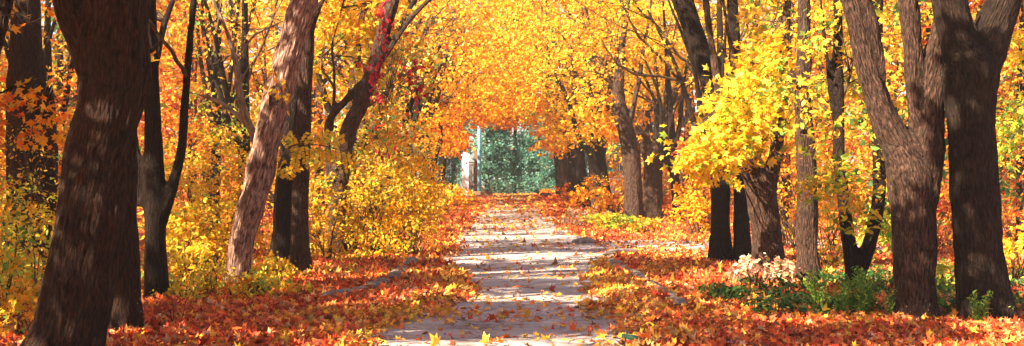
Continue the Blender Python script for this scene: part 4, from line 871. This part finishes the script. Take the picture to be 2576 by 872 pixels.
T_ = [
 (1500, 545, 56, 1.1, 1.1, 'amber', 'orange yellow bush left of the grey pair'),
 (1545, 535, 60, 1.0, 1.5, 'gold', 'golden bush behind the left grey trunk'),
 (1540, 580, 46, .9, .35, 'lime', 'low greenish clump before the left grey trunk'),
 (1475, 575, 50, .9, .35, 'pinkish', 'low reddish scrub at the path edge near the grey pair'),
 (1620, 590, 43, .4, .3, 'lime', 'small lime bush at the foot of the paler grey trunk'),
 (1745, 600, 41, .7, .7, 'gold', 'golden bush right of the paler grey trunk'),
 (1775, 590, 43, .8, 1.1, 'amber', 'amber bush left of the two dark trunks'),
 (1725, 560, 57, 1.4, 1.7, 'orange', 'tall orange bush filling the gap right of the grey pair'),
 (1790, 560, 50, 1.5, 2.2, 'orange', 'tall rust orange bush behind the two dark trunks'),
 (1985, 640, 33, .9, 1.5, 'gold', 'golden bush between the lit trunk and shaggy trunk'),
 (2000, 600, 38, 1.3, 2.0, 'orange', 'orange bush farther back beyond the shaggy trunk'),
 (2090, 640, 31, .9, 1.4, 'amber', 'amber bush right of the shaggy trunk'),
 (2150, 610, 36, 1.3, 1.9, 'rust', 'rusty red bush behind the dark twin stems'),
 (2250, 620, 35, 1.2, 1.8, 'amber', 'amber bush behind the big V shaped tree'),
 (2375, 610, 33, .6, 1.0, 'red', 'crimson bush glowing between the two biggest right trunks'),
 (2390, 590, 38, 1.3, 2.2, 'orange', 'orange bush behind the crimson bush'),
 (2350, 640, 29, .6, .55, 'rust', 'dark red low bush below the crimson bush'),
 (2545, 620, 30, .9, 1.6, 'orange', 'orange bush at the far right edge'),
 (2555, 700, 21, .4, .55, 'lemon', 'yellow seedling clump right of the massive trunk'),
]
for (px, py, d, rx, rz, pal, lb) in T_:
    shrub(px, None, d, rx * 1.15, rz, lb, pal, int(95 * rx), .11 if d < 40 else .15, 'oval' if d < 46 else 'quad', pal2='rust' if pal in ('orange', 'rust') else 'gold', group=GR)
for (px, py, rx, rz, pal, lb) in ((1905, 712, .35, .30, 'pinkish', 'sunlit pinkish white seedling clump before the lit trunk'), (1960, 702, .28, .24, 'pinkish', 'smaller pale sunlit clump right of the lit trunk foot'), (1868, 708, .2, .3, 'pinkish', 'narrow pale sprig clump before the narrow dark trunk'),
     (2385, 735, .35, .3, 'lime', 'bright green clump between the V tree and the massive trunk'), (2085, 668, .5, .25, 'lemon', 'pale yellow sunlit plants behind the shaggy trunk')):
    shrub(px, py, None, rx, rz, lb, pal, 34, .09, 'oval', sr=.14, per=10, leafm='herb')
# green ground cover on the right
ss = []
for q in range(330):
    px = random.uniform(1790, 2600); py = random.uniform(690, 792) if px > 1880 else random.uniform(718, 768)
    d = base_d(py); x = (px - XC) * d / FD
    if px < 1900 and py > 765: continue
    if vnoise([[x * 1.6, d * 1.1, 3.3]], 8)[0] < .36: continue
    g = gz(x, d); st, _ = spray_set((x, d, g + random.uniform(.05, .2)), (.25, .25, .10), 5, 7, .12, 'green', .085, 'oval', pal2='lime' if px > 2330 else None, mix=.2); ss.append(st)
tag(link('ground_cover', leaves_mesh('ground_cover', ss, M['herb'])), label='low dark green leafy ground cover around the right trunks', cat='ground cover', kind='stuff')
ss = []
for q in range(560):
    px = random.uniform(-20, 1080); py = random.uniform(600, 775) if px < 780 else random.uniform(600, 668)
    d = base_d(py); x = (px - XC) * d / FD
    if x > -2.6 or px > 760 and py > 650: continue
    vn = vnoise([[x * 1.3, d * .9, 1.7]], 8)[0]
    if vn < .40 or random.random() < (py - 690) / 75.0: continue
    g = gz(x, d); hh = random.uniform(.05, .1 + .45 * (vn - .3)); st, _ = spray_set((x, d, g + hh), (.3, .3, hh * .8), 5, 7, .15, random.choice(('lemon', 'lemon', 'gold', 'gold', 'lime', 'orange')), random.choice((.07, .09, .11)), 'oval'); ss.append(st)
tag(link('undergrowth', leaves_mesh('undergrowth', ss, M['leaf'])), label='low yellow green undergrowth beneath the left trees', cat='undergrowth', kind='stuff')
# tall feathery weeds
for i, (px, py, h, lb) in enumerate(((2052, 782, .62, 'tallest feathery green weed before the shaggy trunk'), (2108, 790, .52, 'feathery weed in the middle of the bright green group'), (2140, 784, .62, 'slender feathery weed with a leaning tip'), (2165, 790, .55, 'bushy feathery weed before the dark twin stems'), (2190, 782, .60, 'rightmost tall feathery weed below the twin stems'), (2245, 795, .4, 'short feathery weed left of the V tree foot'), (2460, 812, .45, 'feathery weed at the foot of the massive trunk'), (2520, 806, .25, 'small sprig right of the massive trunk foot'))):
    d = base_d(py); x = (px - XC) * d / FD; g = gz(x, d); org = np.array([x, d, g]); root = thing('tall_weed', lb, 'weed', org, 'feathery weeds on the right verge')
    mb = MB(); pos = []
    for q in range(7):
        a = random.uniform(0, 6.28); hh = h * random.uniform(.6, 1.1); b = [x + random.uniform(-.05, .05), d + random.uniform(-.05, .05), g - .03]; t = [b[0] + math.cos(a) * .1 * hh / .5, b[1] + math.sin(a) * .1, g + hh]
        l = resample([[*b, .006], [(b[0] + t[0]) / 2 + .01, (b[1] + t[1]) / 2, g + hh * .5, .005], [*t, .002]], .03); mb.tube(l[:, :3], l[:, 3], 4)
        for r in l[2:]:
            for z in range(5): pos.append(r[:3] + rng.standard_normal(3) * [.025, .025, .01])
    pos = np.array(pos); n = len(pos)
    link('stem', mb.mesh('stem', [M['herb']], True, org, False, colors=np.full((sum(len(a) for a in mb.v), 3), (.12, .22, .04))), root)
    link('foliage', leaves_mesh('foliage', [dict(pos=pos, nrm=rng.standard_normal((n, 3)) + [0, 0, .6], size=np.full(n, .06), kind='slim', col=np.clip(pick('green', n) * [2.3, 2.1, 1.5], 0, .8))], M['herb'], org), root)
# pinnate locust sprays hanging across the close pair of trunks
d = 22.5; mb = MB(); pos = []; dr = []; org = P(700, 690, d); org[2] = gz(org[0], d)
root = thing('locust_sapling', 'locust sapling arching bright yellow feathery sprays across the dark trunks', 'sapling', org)
st = resample([[*(org - [0, 0, .1]), .03], [*P(690, 560, d), .025], [*P(700, 430, d), .02], [*P(730, 370, d), .015], [*P(800, 365, d), .01], [*P(875, 385, d), .006]], .1); mb.tube(st[:, :3], st[:, 3], 6)
tips = [(700, 440, 620, 380), (715, 400, 690, 425), (730, 372, 705, 345), (745, 370, 730, 345)] + [(740 + k * 13, 368 + k * 1.4, 735 + k * 13 + random.uniform(-8, 14), 395 + random.uniform(-8, 22) + k) for k in range(11)] + [(760 + k * 16, 366, 775 + k * 17, 345 + random.uniform(-6, 8)) for k in range(6)] + [(705, 430, 730, 445), (700, 445, 745, 425)]
tips[0] = (705, 430, 690, 440)
for (x0, y0, x1, y1) in tips:
    a = P(x0, y0, d); b = P(x1, y1, d + random.uniform(-.3, .3)); b = a + (b - a) * 1.25
    l = resample([[*a, .004], [*((a + b) / 2 + [0, 0, .02]), .003], [*b, .002]], .03); mb.tube(l[:, :3], l[:, 3], 4)
    t = unit(b - a); sde = unit(np.cross(t, [0, 1, .3]))
    for r in l[1:]:
        for s_ in (-1, 1): pos.append(r[:3] + sde * s_ * .04); dr.append(sde * s_ + t * .4 + np.array([0, 0, -.3]))
pos = np.array(pos); n = len(pos)
link('stem', mb.mesh('stem', [M['twig']], True, org, True), root)
link('foliage', leaves_mesh('foliage', [dict(pos=pos, nrm=rng.standard_normal((n, 3)) * .5 + [0, -1, .6], size=np.full(n, .085), kind='oval', col=pick('lemon', n), dirn=np.array(dr))], M['leaf'], org), root)
# dry branching stems in front
for (px, py, h, lb) in ((318, 838, .55, 'dry leafless branching stem at the foot of the huge leaning trunk'), (432, 822, .42, 'thin dry stem standing in the litter right of the dark trunks'), (2330, 812, .3, 'short dry stem at the foot of the V shaped tree')):
    d = base_d(py); x = (px - XC) * d / FD; g = gz(x, d); org = np.array([x, d, g]); root = thing('dry_stem', lb, 'dry plant', org, 'dry stems standing in the litter')
    mb = MB(); tips = []
    for q in range(3):
        a0 = np.array([x + random.uniform(-.05, .05), d, g]); t0 = a0 + [random.uniform(-.14, .14), random.uniform(-.05, .05), h * random.uniform(.7, 1)]
        l = resample([[*a0, .006], [*((a0 + t0) / 2 + [.02, 0, 0]), .005], [*t0, .003]], .04); mb.tube(l[:, :3], l[:, 3], 5)
        for z in (.45, .7, .9):
            p = l[int(z * (len(l) - 1)), :3]; e = p + [random.choice((-1, 1)) * random.uniform(.06, .14), 0, random.uniform(.04, .12)]; mb.tube([p, (p + e) / 2, e], [.003, .003, .002], 4); tips.append(e)
    link('stem', mb.mesh('stem', [M['twig']], True, org, True), root)
    for e in tips:
        mb = MB(); mb.tube([e - [0, 0, .008], e, e + [0, 0, .012]], [.004, .008, .003], 6); link('bud', mb.mesh('bud', [M['bark_furrowed']], True, org, True), root)
# red creeper strands
for i, (px, y0, y1, d, dens, lb) in enumerate(((962, 10, 160, 28.5, 60, 'crimson creeper strand hanging high on the leaning trunk'), (938, 165, 265, 28.5, 40, 'pink red creeper strand hanging below the limb crossing'), (1042, 150, 260, 31, 60, 'deep red creeper strand right of the leaning trunk'), (968, 360, 400, 28, 12, 'small red creeper tuft low over the thicket'))):
    a = P(px, y0, d); b = P(px, y1, d); org = a; root = thing('creeper', lb, 'creeper', org, 'red creeper strands in the left trees')
    l = resample([[*a, .01], [*((a + b) / 2 + [.06, 0, 0]), .008], [*b, .004]], .05); mb = MB(); mb.tube(l[:, :3], l[:, 3], 5); link('stem', mb.mesh('stem', [M['twig']], True, org, True), root)
    pos = l[rng.integers(0, len(l), dens), :3] + rng.standard_normal((dens, 3)) * [.12, .12, .05]; n = len(pos)
    link('foliage', leaves_mesh('foliage', [dict(pos=pos, nrm=rng.standard_normal((n, 3)) + [0, -.5, .4], size=np.full(n, .135), kind='oval', col=pick('red', n) * [.85, .7, 1.6], dirn=rng.standard_normal((n, 3)) * .4 + [0, 0, -1])], M['leaf'], org), root)
